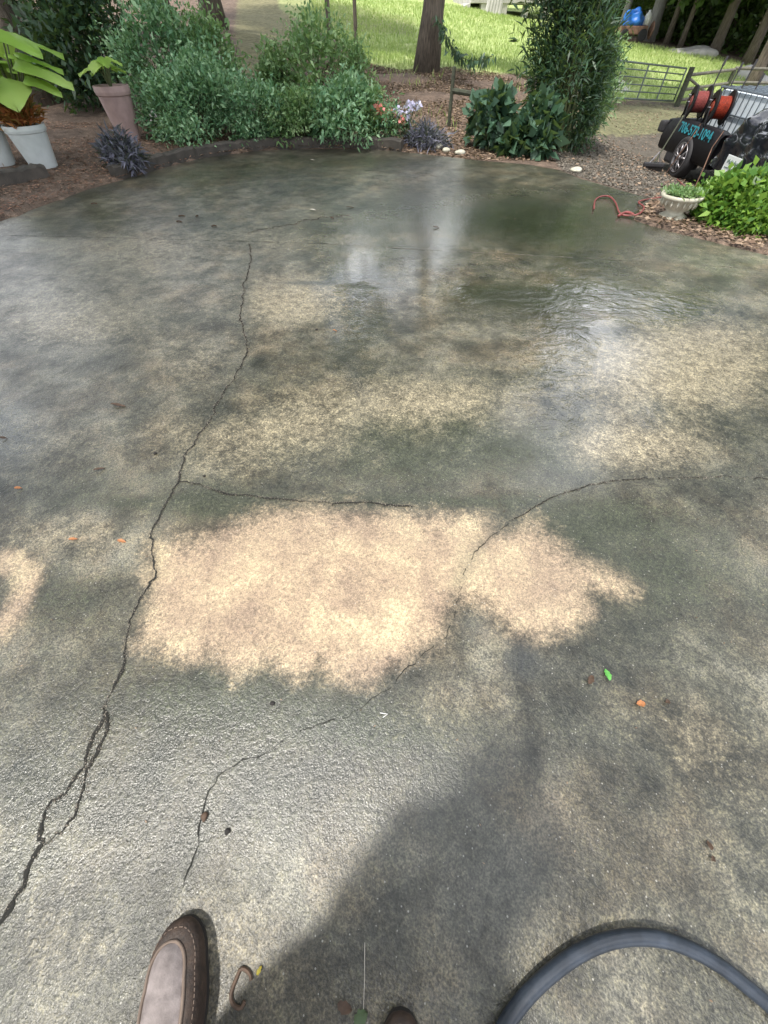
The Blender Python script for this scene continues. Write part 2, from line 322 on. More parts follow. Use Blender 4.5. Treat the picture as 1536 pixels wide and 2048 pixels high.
class MB:
    def __init__(s, M=None): s.v=[]; s.f=[]; s.M=M
    def add(s, V, F):
        n=len(s.v)
        for p in V:
            p = Vector(p); s.v.append(s.M@p if s.M else p)
        s.f += [tuple(i+n for i in f) for f in F]; return s
    def box(s, c, d, rot=None, bev=0):
        bm = bmesh.new(); bmesh.ops.create_cube(bm, size=1)
        bmesh.ops.scale(bm, vec=d, verts=bm.verts)
        if bev: bmesh.ops.bevel(bm, geom=bm.edges[:], offset=bev, segments=2, affect='EDGES', profile=.6)
        if rot is not None: bmesh.ops.transform(bm, matrix=rot.to_4x4() if hasattr(rot,'to_4x4') else rot, verts=bm.verts)
        bmesh.ops.translate(bm, vec=c, verts=bm.verts); bm.verts.index_update()
        s.add([v.co for v in bm.verts],[[v.index for v in f.verts] for f in bm.faces]); bm.free(); return s
    def tube(s, pts, rad, n=8, cap=True):
        pts=[Vector(p) for p in pts]; m=len(pts)
        if isinstance(rad,(int,float)): rad=[rad]*m
        V=[];F=[]; up=Vector((0,0,1)); prev=None
        for i,p in enumerate(pts):
            t=(pts[min(i+1,m-1)]-pts[max(i-1,0)]).normalized()
            if prev is None:
                a = up.cross(t); a = a if a.length>.05 else Vector((1,0,0)).cross(t)
            else: a = prev - t*prev.dot(t)
            a.normalize(); prev=a; b=t.cross(a)
            for k in range(n):
                q=2*math.pi*k/n; V.append(p+(a*math.cos(q)+b*math.sin(q))*rad[i])
        for i in range(m-1):
            for k in range(n): F.append((i*n+k,i*n+(k+1)%n,(i+1)*n+(k+1)%n,(i+1)*n+k))
        if cap: F.append(tuple(range(n))[::-1]); F.append(tuple((m-1)*n+k for k in range(n)))
        return s.add(V,F)
    def lathe(s, prof, n=32, c=(0,0,0), closed=False, axis='Z'):
        V=[];F=[]; c=Vector(c)
        for r,z in prof:
            for k in range(n):
                q=2*math.pi*k/n; x,y=r*math.cos(q),r*math.sin(q)
                V.append(c+(Vector((x,y,z)) if axis=='Z' else Vector((x,z,y)) if axis=='Y' else Vector((z,x,y))))
        m=len(prof)
        for i in range(m-1):
            for k in range(n): F.append((i*n+k,i*n+(k+1)%n,(i+1)*n+(k+1)%n,(i+1)*n+k))
        if not closed: F.append(tuple(range(n))[::-1]); F.append(tuple((m-1)*n+k for k in range(n)))
        return s.add(V,F)
    def build(s, name, mat, parent=None, loc=None, smooth=False):
        return make(name, [tuple(v) for v in s.v], s.f, mat, parent, loc, smooth)
def unit(a): return a/np.maximum(np.linalg.norm(a,axis=-1,keepdims=True),1e-9)
def leafarr(P, D, L, Wd, Nn=None, droop=.12):
    n=len(P); D=unit(D)
    if Nn is None: Nn = RNG.normal(size=(n,3))+np.array([0,0,1.2])
    Sd = unit(np.cross(D,Nn)); Nn = unit(np.cross(Sd,D)); L=np.broadcast_to(np.asarray(L,float).reshape(-1,1),(n,1)); Wd=np.broadcast_to(np.asarray(Wd,float).reshape(-1,1),(n,1))
    V = np.empty((n,4,3)); V[:,0]=P; V[:,1]=P+D*L*.42+Sd*Wd/2+Nn*Wd*.15; V[:,2]=P+D*L-np.array([0,0,1])*L*droop; V[:,3]=P+D*L*.42-Sd*Wd/2+Nn*Wd*.15
    return V.reshape(-1,3), np.arange(n*4).reshape(n,4)
def rdir(n, up=0.): return unit(RNG.normal(size=(n,3))+np.array([0,0,up]))

# ------------------------------------------------------------------ ground sheet
def graded(a, b, n, k):
    t=np.linspace(-1,1,n); s=np.sinh(k*t)/np.sinh(k); return np.where(s<0,-a*s*-1*-1, b*s) if False else np.where(s<0, s*abs(a), s*b)
lawn_px=[(470,-400),(1210,-200),(1210,66),(1260,88),(1400,108),(1540,142),(1540,195),(1440,215),(1345,206),(1195,196),(1185,150),(1060,150),(1010,150),(900,136),(800,142),(735,128),(690,90),(640,62),(560,20)]
grav_px=[(1130,345),(1100,310),(1130,255),(1170,215),(1190,185),(1280,165),(1250,150),(1200,145),(1205,205),(1345,205),(1450,225),(1700,330),(1700,470),(1390,440),(1330,405)]
dry2_px=[(1130,200),(1345,212),(1420,235),(1330,262),(1250,275),(1150,268)]
dry_px=[(480,-40),(560,-30),(700,10),(830,40),(830,75),(700,62),(620,60),(560,150),(480,150),(470,60)]
sunlit_px=[(1196,148),(1230,150),(1262,178),(1250,186),(1196,182)]  # sunlit gravel spot, its brightness painted into the ground colour
xs=graded(-60,60,240,3.2); ys=np.r_[np.linspace(-14,3.9,30),4+ (np.linspace(0,1,330)**1.7)*90]
GX,GY=np.meshgrid(xs,ys); GP=np.c_[GX.ravel(),GY.ravel()]; GZ=TZ(GP)
ins=inpoly(GP,SLn); dd,_=polydist(GP,SLn)
GZ=np.where(ins,-.06,GZ); 
GZ=GZ+np.where(ins,0,np.clip(dd*.15,0,1)*.05*(np.sin(GP[:,0]*2.1+np.sin(GP[:,1]*1.7))+np.sin(GP[:,1]*2.9)))*.5
nx,ny=len(xs),len(ys); ii=np.arange(nx*ny).reshape(ny,nx)
GF=np.stack([ii[:-1,:-1],ii[:-1,1:],ii[1:,1:],ii[1:,:-1]],-1).reshape(-1,4)
g=make('ground',np.c_[GP,GZ],GF,GROUND,smooth=True); tag(g,kind='structure')
def pxproj(P,Z):
    d=P[:,1]*cp+(CH-Z)*sp; u=P[:,1]*sp-(CH-Z)*cp; d=np.where(d<.1,.1,d)
    return np.c_[768+FPX*P[:,0]/d,1024-FPX*u/d]
def pxmask(Q, poly, soft):
    i=inpoly(Q,poly); d,_=polydist(Q,poly); return 1/(1+np.exp(-np.clip(np.where(i,d,-d)/soft,-30,30)))
Q=pxproj(GP,TZ(GP)); front=GP[:,1]>3
zone=np.zeros((len(GP),4),np.float32)
zone[:,0]=np.where(front,pxmask(Q,lawn_px,5),.8); zone[:,1]=np.where(front,pxmask(Q,grav_px,5),0)
zone[:,2]=np.where(front,np.maximum(pxmask(Q,dry_px,8),pxmask(Q,dry2_px,6)),0); zone[:,3]=np.where(front,pxmask(Q,sunlit_px,3),0)
a=g.data.attributes.new('zone','FLOAT_COLOR','POINT'); a.data.foreach_set('color',zone.ravel())
def zoneat(P):
    Z=TZ(P); q=pxproj(P,Z); return pxmask(q,lawn_px,4), pxmask(q,grav_px,4), q, Z

# ------------------------------------------------------------------ slab
MAINP=[(300,1090),(400,1072),(440,1050),(520,1022),(600,1010),(720,1015),(850,1026),(980,1040),(1010,1057),(1070,1045),(1120,1080),(1150,1110),(1190,1130),(1250,1160),(1275,1182),(1240,1190),(1175,1185),(1190,1225),(1150,1252),(1080,1280),(1030,1275),(1000,1235),(950,1200),(915,1215),(880,1290),(820,1330),(740,1378),(680,1370),(640,1335),(600,1362),(540,1325),(470,1352),(420,1315),(380,1330),(330,1298),(265,1300),(300,1220),(288,1150)]
def build_slab():
    xs=np.unique(np.r_[np.arange(-9.6,-4.4,.15),np.arange(-4.4,4.4,.032),np.arange(4.4,9.2,.15)])
    ys=np.unique(np.r_[np.arange(-6.1,-.9,.2),np.arange(-.9,1.6,.022),np.arange(1.6,4,.035),np.arange(4,9.9,.06)])
    X,Y=np.meshgrid(xs,ys); P=np.c_[X.ravel(),Y.ravel()]; nx,ny=len(xs),len(ys); ii=np.arange(nx*ny).reshape(ny,nx)
    F=np.stack([ii[:-1,:-1],ii[:-1,1:],ii[1:,1:],ii[1:,:-1]],-1).reshape(-1,4)
    i_=inpoly(P,SLn); keep=i_[F].any(1); F=F[keep]
    d,nr=polydist(P,SLn); used=np.unique(F); m=np.zeros(len(P),bool); m[used]=True; mv=m&~i_
    P[mv]=nr[mv]; mp=np.full(len(P),-1); mp[used]=np.arange(len(used)); P=P[used]; F=mp[F]
    q=pxproj(P,np.zeros(len(P)))
    def blobs(bl):
        r=np.zeros(len(P))
        for b in bl:
            cx,cy,rx,ry,s=b[:5]; an=R(b[5]) if len(b)>5 else 0
            dx,dy=q[:,0]-cx,q[:,1]-cy; u=(dx*math.cos(an)+dy*math.sin(an))/rx; v=(-dx*math.sin(an)+dy*math.cos(an))/ry
            r+=s*np.exp(-(u*u+v*v))
        return r
    vis=(P[:,1]>-.9)
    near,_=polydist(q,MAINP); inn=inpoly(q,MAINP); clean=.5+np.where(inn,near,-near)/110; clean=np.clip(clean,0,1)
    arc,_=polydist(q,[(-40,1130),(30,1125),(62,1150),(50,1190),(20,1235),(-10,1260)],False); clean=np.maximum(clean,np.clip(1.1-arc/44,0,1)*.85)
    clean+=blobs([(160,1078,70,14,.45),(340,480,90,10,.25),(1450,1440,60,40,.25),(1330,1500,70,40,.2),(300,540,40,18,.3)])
    wet=.55+blobs([(715,640,45,120,.7),(715,575,60,18,.8),(1150,720,80,120,.9),(1130,600,160,30,.9),(1330,620,60,20,.6),(1300,830,25,25,.9),(1130,950,80,25,.5),
        (430,1560,380,115,1.0),(100,1600,150,160,.4),(900,470,300,60,.35),(1150,430,200,50,.5),(300,620,220,70,.1),(1045,1320,30,30,.5),(580,910,60,40,.45),(950,1250,30,30,.4),(20,860,60,60,.4),
        (650,1200,350,130,-.55),(1350,1000,200,60,-.2)])
    pool=blobs([(1180,600,120,20,.5),(960,585,40,14,.6),(715,640,35,80,.75),(1140,760,65,170,.95),(1150,600,170,32,1.),(950,585,60,20,.8),(710,580,50,18,.8),(1320,620,80,20,1.2),(1130,690,70,45,.5),(1080,450,90,35,.3),(1300,830,18,18,.6)])
    pool+=.40*np.clip((1080-q[:,1])/250,0,1)*(.5+.5/(1+np.exp(-(q[:,0]-520)/70)))*(.62+.38*np.clip((q[:,1]-400)/120,0,1))*vis
    moss=.2+1.3*blobs([(850,880,180,80,.75),(430,1010,90,35,.55),(1120,900,120,50,.4),(820,410,60,30,.45),(1060,440,130,40,.6),(1200,460,120,40,.4),(560,900,60,40,.1),(900,790,80,40,.2),
        (450,1400,260,70,.35),(760,1450,200,50,.45),(1150,1050,170,50,.5),(1300,1150,200,90,.35),(120,1200,120,50,.3),(250,640,200,30,.15),(1050,590,180,20,.5),(740,325,300,15,.2),(300,350,200,15,.2),(640,1005,400,14,.6),(190,960,110,60,.2),(640,1330,40,25,.5),(480,1345,60,14,.5)])
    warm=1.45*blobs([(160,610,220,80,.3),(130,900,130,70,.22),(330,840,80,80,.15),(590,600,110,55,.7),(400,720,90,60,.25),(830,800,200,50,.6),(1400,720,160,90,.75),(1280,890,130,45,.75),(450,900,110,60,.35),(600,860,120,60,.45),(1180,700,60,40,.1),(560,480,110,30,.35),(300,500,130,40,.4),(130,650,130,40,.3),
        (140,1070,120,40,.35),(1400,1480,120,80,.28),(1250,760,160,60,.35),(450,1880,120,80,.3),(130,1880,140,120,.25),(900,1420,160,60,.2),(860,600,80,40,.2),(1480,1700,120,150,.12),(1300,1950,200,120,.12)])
    dark=1.35*blobs([(1080,590,160,14,.6),(950,620,140,20,.35),(620,566,90,6,.6),(740,574,60,6,.5),(835,395,45,18,.6),(800,420,40,16,.4),(1010,405,90,10,.5),(1060,1330,90,40,.5),(940,1100,0.1,.1,0),(980,1800,160,160,.45),(1080,1700,120,100,.25),(330,800,160,80,.3),(210,810,40,6,.4),(100,930,90,80,.25),(480,1350,140,30,.3),(800,740,70,60,.2),(80,1380,90,60,.25)])  # dark stains, plus the photographer's and phone's cast shadow painted in
    cr=np.full(len(P),1e9)
    for line,wd in CRACKS:
        dx,_=polydist(q,line,False); cr=np.minimum(cr,dx/ (18+.0*wd))
    dirt=np.exp(-cr**2)*.55
    for arr in (clean,wet,moss,warm,dark,pool): arr[~vis]=.3
    n=len(P); V=np.c_[P,np.zeros(n)]
    # rim skirt
    from collections import Counter
    E=Counter(); 
    for k in range(4):
        aa=F[:,k]; bb=F[:,(k+1)%4]; lo=np.minimum(aa,bb); hi=np.maximum(aa,bb)
        for e in (lo*10000000+hi).tolist(): E[e]+=1
    rim=[(e//10000000,e%10000000) for e,c in E.items() if c==1]
    rv=sorted({i for e in rim for i in e}); mpv={v:n+j for j,v in enumerate(rv)}
    V=np.r_[V,np.c_[P[rv],np.full(len(rv),-.14)]]; F=np.r_[F,np.array([(a,b,mpv[b],mpv[a]) for a,b in rim])]
    o=make('concrete_slab',V,F,CONC,smooth=False); tag(o,kind='structure')
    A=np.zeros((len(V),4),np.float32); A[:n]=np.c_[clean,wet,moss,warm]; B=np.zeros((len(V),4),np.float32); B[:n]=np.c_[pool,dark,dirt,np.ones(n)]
    for nm,D in (('stain_a',A),('stain_shade_b',B)):
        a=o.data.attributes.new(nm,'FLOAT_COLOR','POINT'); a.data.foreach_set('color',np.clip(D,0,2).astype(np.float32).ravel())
    return o
C_MAIN=[(497,487),(503,520),(487,575),(480,640),(495,690),(485,735),(455,775),(425,835),(390,885),(372,920),(357,960),(340,985),(322,1030),(305,1075),(303,1120),(307,1150),(285,1190),(262,1240),(250,1290),(240,1340),(225,1385),(212,1410)]
C_L=[(212,1408),(207,1425),(190,1475),(165,1530),(130,1580),(100,1600),(88,1630),(84,1655),(88,1680),(80,1692),(62,1720),(45,1770),(25,1810),(0,1860),(-15,1960),(-40,2100)]
C_R=[(212,1410),(220,1430),(215,1460),(190,1510),(170,1540),(158,1590),(143,1630),(120,1665),(88,1690)]
C_B=[(357,960),(400,968),(440,982),(475,990),(540,998),(600,1003),(700,1006),(760,1008),(830,1014)]
C_B2=[(1022,1045),(1060,1015),(1110,990),(1170,975),(1240,960),(1300,957),(1420,958),(1536,957),(1700,955)]
C_C=[(1022,1045),(975,1075),(945,1110),(925,1150),(912,1185),(907,1215),(890,1270),(850,1305),(800,1350),(770,1375),(725,1415),(690,1437),(640,1448),(600,1465),(560,1490),(520,1510),(440,1540),(410,1590),(405,1635),(400,1690),(375,1740),(350,1790)]
C_T=[(500,470),(540,458),(590,447),(640,437),(700,430)]
C_S=[(515,1395),(514,1350),(512,1300)]
J1=[(-60,470),(190,475),(320,479),(430,482),(560,485),(680,489)]; J2=[(680,489),(850,500),(1100,513),(1300,523),(1536,540),(1700,552)]
J3=[(760,327),(860,350),(960,378)]
CRACKS=[(C_MAIN,7),(C_L,9),(C_R,7),(C_B,5),(C_B2,5),(C_C,3)]
slab=build_slab()
def jag(line, amp, step=2):
    P=[W(*p) for p in line]; out=[]
    for a,b in zip(P[:-1],P[1:]):
        L=(b-a).length; n=max(2,int(L/(.004*step))); dr=(b-a).normalized(); nr=Vector((-dr.y,dr.x,0))
        for k in range(n): out.append((a.lerp(b,k/n),nr))
    n=len(out); off=np.zeros(n)
    for sc,am in ((14,2.4),(5,1.3),(2,.8),(1,.3)):
        kn=RNG.normal(size=n//sc+3); off+=am*amp*np.interp(np.arange(n)/sc,np.arange(len(kn)),kn)
    res=[p+nr*float(o_) for (p,nr),o_ in zip(out,off)]
    res.append(P[-1]); return res
def ribbon(pts, wid, z, mat, name, var=.5, off=0., brk=0.):
    V=[];F=[]; n=len(pts); wv=1
    for i,p in enumerate(pts):
        t=(pts[min(i+1,n-1)]-pts[max(i-1,0)]); t=t.normalized() if t.length>0 else Vector((1,0,0)); nr=Vector((-t.y,t.x,0))
        wv=wv*.75+.25*max(.05,1+var*random.gauss(0,2.2)); e=min(1,i/6+.15,(n-1-i)/6+.15)
        w_=wid*wv*e; c=p+nr*off*random.uniform(.6,1.3)
        for s in (-.5,.5): q=c+nr*w_*s; V.append((q.x,q.y,z))
    gap=0
    for i in range(n-1):
        if gap>0: gap-=1; continue
        if random.random()<brk: gap=random.randint(1,6)
        F.append((2*i,2*i+1,2*i+3,2*i+2))
    return make(name,V,F,mat,slab)
GRITP=[]
for ln,wd,am,chip in ((C_MAIN,.0042,.0034,.010),(C_L,.0066,.0032,.012),(C_R,.0048,.0032,.011),(C_B,.0044,.0024,.009),(C_B2,.0030,.003,.008),(C_C,.0017,.0026,.004),(C_T,.005,.01,.008)):
    pts=jag(ln,am)
    GRITP.append((pts,wd))
    ribbon(pts,wd,.003,CRKM,'crack',.9,brk=0 if wd>.004 else .06)
for ln,wd,mt in ((J1,.0045,CRKM),(J2,.005,CHIP),(J3,.008,CHIP)):
    ribbon(jag(ln,.0006,4),wd,.003,mt,'expansion_joint',.8,brk=.05)
gv=[];gm=0
for pts,wd in GRITP:
    if wd<.0022: continue
    A=np.array([tuple(p) for p in pts])[:,:2]; n=int(len(A)*4*min(1.5,wd/.004)); k=RNG.integers(0,len(A),n); Pg=A[k]+RNG.normal(size=(n,2))*wd*1.5
    sz=RNG.uniform(.0015,.0055,n)*(1+Pg[:,1]*.15).clip(.7,2); V,F=leafarr(np.c_[Pg,np.full(n,.003)],np.c_[RNG.normal(size=(n,2)),RNG.normal(size=n)*.25],sz,sz*.8,np.c_[RNG.normal(size=(n,2))*.5,np.ones(n)],0.)
    gv.append(V); gm+=n
tag(make('crack_grit',np.concatenate(gv),np.arange(gm*4).reshape(gm,4),STONE),'crumbled grit lying along the cracks','grit',kind='stuff')

# ------------------------------------------------------------------ litter, gravel and grass (uncountable)
def scatter(pxpoly, n):
    xs_=[p[0] for p in pxpoly]; ys_=[p[1] for p in pxpoly]; return
def cover(name, mat, box, n, sel, L, Wd, flat=.9, up=None, zoff=.01):
    P=np.c_[RNG.uniform(box[0],box[1],n),RNG.uniform(box[2],box[3],n)]
    la,gr,q,Z=zoneat(P); s=sel(P,la,gr,q)&~inpoly(P,SLn); P=P[s];Z=Z[s]; n=len(P)
    if up is None:
        D=np.c_[RNG.normal(size=(n,2)),RNG.normal(size=n)*(1-flat)]; Nn=np.c_[RNG.normal(size=(n,2))*.35,np.ones(n)]
    else: D=np.c_[RNG.normal(size=(n,2))*.35,np.ones(n)]; Nn=None
    V,F=leafarr(np.c_[P,Z+zoff],D,RNG.uniform(.6,1.3,n)*L,RNG.uniform(.6,1.3,n)*Wd,Nn,.0)
    o=make(name,V,F,mat); tag(o,kind='stuff'); return o
o=cover('mulch',F_LITR,(-8,-1,4,10),30000,lambda P,l,g,q:(g<.5)&(l<.5)&(q[:,1]>200),.05,.014)
tag(o,'reddish brown bark mulch in the bed left of the concrete','mulch')
o=cover('leaf_litter',F_LIT,(-3,9,8.5,20),80000,lambda P,l,g,q:(g<.4)&(l<.6),.065,.035)
tag(o,'brown dead leaves covering the ground around the big tree trunk','leaf litter')
o=cover('fallen_leaves',F_LIT,(2.4,8,2,6.2),16000,lambda P,l,g,q:(g<.5),.06,.03,zoff=.02)
tag(o,'dry brown leaves in the bed under the bright green bush','leaf litter')
o=cover('scattered_leaves',F_LIT,(3,11,6,22),7000,lambda P,l,g,q:(g>.4),.06,.035,zoff=.02)
tag(o,'scattered brown leaves lying on the gravel before the gate','leaf litter')
o=cover('gravel',STONE,(2.5,10,5,14),60000,lambda P,l,g,q:(g>.4),.03,.03)
tag(o,'grey brown loose gravel on the driveway before the trailer','gravel')
o=cover('grass',F_GRS,(-4,20,15,36),60000,lambda P,l,g,q:(l>.45),.13,.03,up=1)
tag(o,'bright green sunlit lawn grass sloping up behind the trees','grass')
o=cover('weeds',F_GRS,(0,9,9,21),1500,lambda P,l,g,q:(g<.9)&(np.sin(P[:,0]*2)+np.sin(P[:,1]*1.3)>1.0),.18,.02,up=1)
tag(o,'thin green weeds among the dead leaves','weeds')

# ------------------------------------------------------------------ raised edging along the back of the slab
ed_px=[(0,443),(98,407),(176,379),(241,361),(319,338),(400,317),(498,303),(560,299),(628,298),(700,298),(758,299),(800,303)]
def edging(pxs, wdt, h, label):
    P=[W(*p) for p in pxs]; fine=[]
    for a,b in zip(P[:-1],P[1:]):
        for k in range(10): fine.append(a.lerp(b,k/10))
    fine.append(P[-1]); V=[];F=[]; n=len(fine)
    for i,p in enumerate(fine):
        t=(fine[min(i+1,n-1)]-fine[max(i-1,0)]).normalized(); nr=Vector((-t.y,t.x,0)); 
        if nr.y<0: nr=-nr
        j=.006*random.gauss(0,1); a=p+nr*.03; b=p+nr*(.03+wdt)
        prof=[(a,-.05),(a,h-.02+j),(a+nr*.02,h+j),(b-nr*.02,h+j+.004),(b,h-.02+j),(b,-.05)]
        V+=[(c.x,c.y,z) for c,z in prof]
    for i in range(n-1):
        for k in range(5): F.append((i*6+k,i*6+k+1,(i+1)*6+k+1,(i+1)*6+k))
    F.append((0,1,2,3,4,5)); F.append(tuple((n-1)*6+k for k in (5,4,3,2,1,0)))
    o=make('garden_edging',V,F,CURB,loc=tuple(P[len(P)//2])); tag(o,label,'garden edging'); return o
edging(ed_px[3:],.13,.14,'dark curved edging kerb holding the shrub bed at the slab\'s far side')
edging([(-60,404),(0,390),(60,378),(110,367)],.14,.20,'dark timber edging piece lying in mulch below the white pots')
for i,(px,py,s) in enumerate([(838,297,.16),(858,300,.12),(872,304,.15),(893,310,.11),(918,314,.14),(800,292,.12),(1150,350,.13)]):
    p=hit(px,py-4); bm=bmesh.new(); bmesh.ops.create_icosphere(bm,subdivisions=3,radius=s*.6)
    for v in bm.verts:
        v.co*=1+.18*math.sin(v.co.x*31+i*3)+.12*math.sin(v.co.y*43+i)+.1*math.sin(v.co.z*37); v.co.z*=.55
    V=[tuple(v.co+p+Vector((0,0,s*.15))) for v in bm.verts]; F=[[v.index for v in f.verts] for f in bm.faces]; bm.free()
    o=make('edge_stone',V,F,CREAM,loc=tuple(p),smooth=True)
    tag(o,['flat pale stone left of the purple plant at the slab edge','small stone just left of the middle of the purple plant','largest pale stone below the purple plant','small pale stone right of the purple plant','low stone nearest the slanting post','rounded stone under the coral and lilac flowers','single stone by the gravel at the slab corner'][i],'stone','stones along the slab edge')

# ------------------------------------------------------------------ plants
def shrub(name, px, pby, pty, wpx, n, leaf, mat, label, cat='shrub', group=None, loose=1.15, lean=0, feather=.5, shape=.55, depth=1., stems=9, P=None, ratio=.45):
    P=P or hit(px,pby); H=zfor(P,pty)-P.z; r=wpx*upp(P)/2
    root=thing(name,tuple(P),label,cat,group); mb=MB(); K=max(10,int(30*feather+18)); C=[]
    for k in range(K):
        h=H*random.uniform(.12,.97); prof=math.sin(math.pi*min(1,(h/H)**shape*.93+.04))**.6
        q=random.uniform(0,6.28); rr=r*prof*math.sqrt(random.random())*random.uniform(.7,loose)
        C.append((P.x+lean*h+rr*math.cos(q),P.y+rr*math.sin(q)*depth,P.z+h))
    C=np.array(C)
    for k in range(stems):
        c=C[random.randrange(K)]; b=P+Vector((random.gauss(0,r*.12),random.gauss(0,r*.12),0)); mid=b.lerp(Vector(c),.5)+Vector((0,0,H*.1))
        mb.tube([b,mid,c],[r*.03+.004,r*.02+.003,.003],5)
    mb.build('stem',STEM,root)
    n=int(n*.85); w_=RNG.integers(0,K,n); sg=r*.19; csz=RNG.uniform(.65,1.45,K)[w_]
    Q=C[w_]+RNG.normal(size=(n,3))*np.array([sg,sg,H*.07+sg*.3]); Q[:,2]=np.maximum(Q[:,2],P.z+.03)
    out=Q-np.array([P.x+lean*H*.3,P.y,P.z+H*.3]); D=unit(out)*.8+rdir(n,.3)
    V,F=leafarr(Q,D,RNG.uniform(.6,1.4,n)*csz*leaf*1.2,RNG.uniform(.7,1.2,n)*csz*leaf*1.25*ratio); make('foliage',V,F,mat,root); return root
GS='shrubs massed in the bed behind the slab'
SHR=[(362,283,165,95,4600,.055,F_SHR,'low teal green shrub directly right of the pink pot'),
 (425,280,130,170,8000,.06,F_SHR,'dense teal green shrub hanging over the curved edging, second from pink pot'),
 (520,283,165,130,5600,.055,F_SHR,'rounded teal shrub in front with white blooms before it'),
 (600,284,190,120,4600,.055,F_SHR2,'small mid green shrub in the centre of the front row'),
 (690,284,165,150,6500,.06,F_SHR,'bushy green shrub at the right end of the front row'),
 (745,280,180,60,2500,.05,F_SHR2,'narrow green shrub touching the coral and lilac flowers'),
 (372,245,10,160,8000,.075,F_SHR,'tall green shrub rising behind the pink pot'),
 (445,238,50,120,4200,.07,F_SHR2,'tall loose shrub with drooping leaves before the left trunk'),
 (560,235,100,70,2300,.07,F_SHR2,'slim loose plant showing brown ground at its left'),
 (640,240,40,150,5600,.07,F_SHR2,'pale hazy tall shrub around the left thin pole'),
 (715,245,90,80,2600,.06,F_SHR2,'airy shrub between the two thin poles and the flowers')]
for s in SHR: shrub('garden_shrub',*s,group=GS,loose=1.6,stems=16)
shrub('large_bush',70,190,-160,220,9000,.11,F_DRK,'very dark bush filling the corner behind the lime leaved plant','bush',stems=12,depth=.55)
shrub('large_bush',215,215,-130,200,8500,.10,F_DRK,'very dark bush behind the gap between lime plant and pink pot','bush',stems=12,depth=.6)
shrub('broadleaf_shrub',978,300,192,85,1500,.13,F_VINE,'broad leaved dark green shrub beside the slanting post','shrub',ratio=.7,stems=12)
shrub('broadleaf_shrub',1055,310,215,95,1700,.13,F_VINE,'broad leaved dark green shrub tucked under the tall feathery evergreen','shrub',ratio=.7,stems=12)
EV=hit(1112,300)
shrub('tall_evergreen',1118,300,-260,112,17000,.10,F_DRK,'tall feathery dark green evergreen between the vine and the metal gate','evergreen',shape=.75,ratio=.2,feather=3.2,stems=40,loose=1.6,lean=-.22)
shrub('low_evergreen',1165,292,95,95,6500,.08,F_SHR2,'soft green side growth leaning out toward the metal gate','evergreen',ratio=.25,feather=1.5,P=hit(1150,290),loose=1.6)
shrub('box_shrub',1475,452,372,165,14000,.06,F_BOX,'bright yellow green box bush in front of the black trailer','shrub',ratio=.6,feather=1.5,shape=.7)
shrub('box_shrub',1600,445,365,160,9000,.06,F_BOX,'bright green box bush cut by the right edge of view','shrub',ratio=.6,feather=1.5,shape=.7)
shrub('purple_plant',258,338,272,75,1300,.09,F_PUR,'spiky purple grey plant leaning over the left slab edge','plant',ratio=.22)
shrub('purple_plant',850,296,255,80,1300,.10,F_PUR,'purple grey spiky plant behind the edge stones','plant',ratio=.15)
for px,py,lab in ((325,268,'white blooms low beside the pink pot'),(515,262,'white bloom before the rounded teal shrub')):
    P=hit(px,py+14); r=thing('white_flower',tuple(P),lab,'flower'); MB().tube([P,P+Vector((.02,0,.16)),P+Vector((.03,-.02,.3))],.004,5).build('stem',STEM,r)
    n=14; C=np.array(P)+np.array([0.03,-.02,.3]); V,F=leafarr(C+RNG.normal(size=(n,3))*.04,rdir(n,.4),.05,.035); make('petals',V,F,F_WHT,r)
def flowers(px,py,top,mat,lab,n=7,spread=.2):
    P=hit(px,py); H=zfor(P,top)-P.z; r=thing('flower_clump',tuple(P),lab,'flowers'); mb=MB()
    for k in range(n):
        tip=P+Vector((random.uniform(-spread,spread),random.uniform(-.15,.15),H*random.uniform(.55,1))); mb.tube([P,P.lerp(tip,.5)+Vector((0,0,.05)),tip],.006,5)
        m=12; V,F=leafarr(np.array(tip)+RNG.normal(size=(m,3))*.028,rdir(m,.2),.075,.055); make('bloom',V,F,mat,r)
    mb.build('stem',STEM,r)
    m=160; V,F=leafarr(np.array(P)+RNG.normal(size=(m,3))*np.array([spread*.5,.08,H*.18])+np.array([0,0,H*.4]),rdir(m,.5),.07,.025); make('foliage',V,F,F_DRK,r)
flowers(782,288,214,F_PINK,'coral pink flower clump at the right end of the shrub bed',8,.32)
flowers(812,288,205,F_LIL,'lilac flower spikes right beside the coral flowers',9,.2)

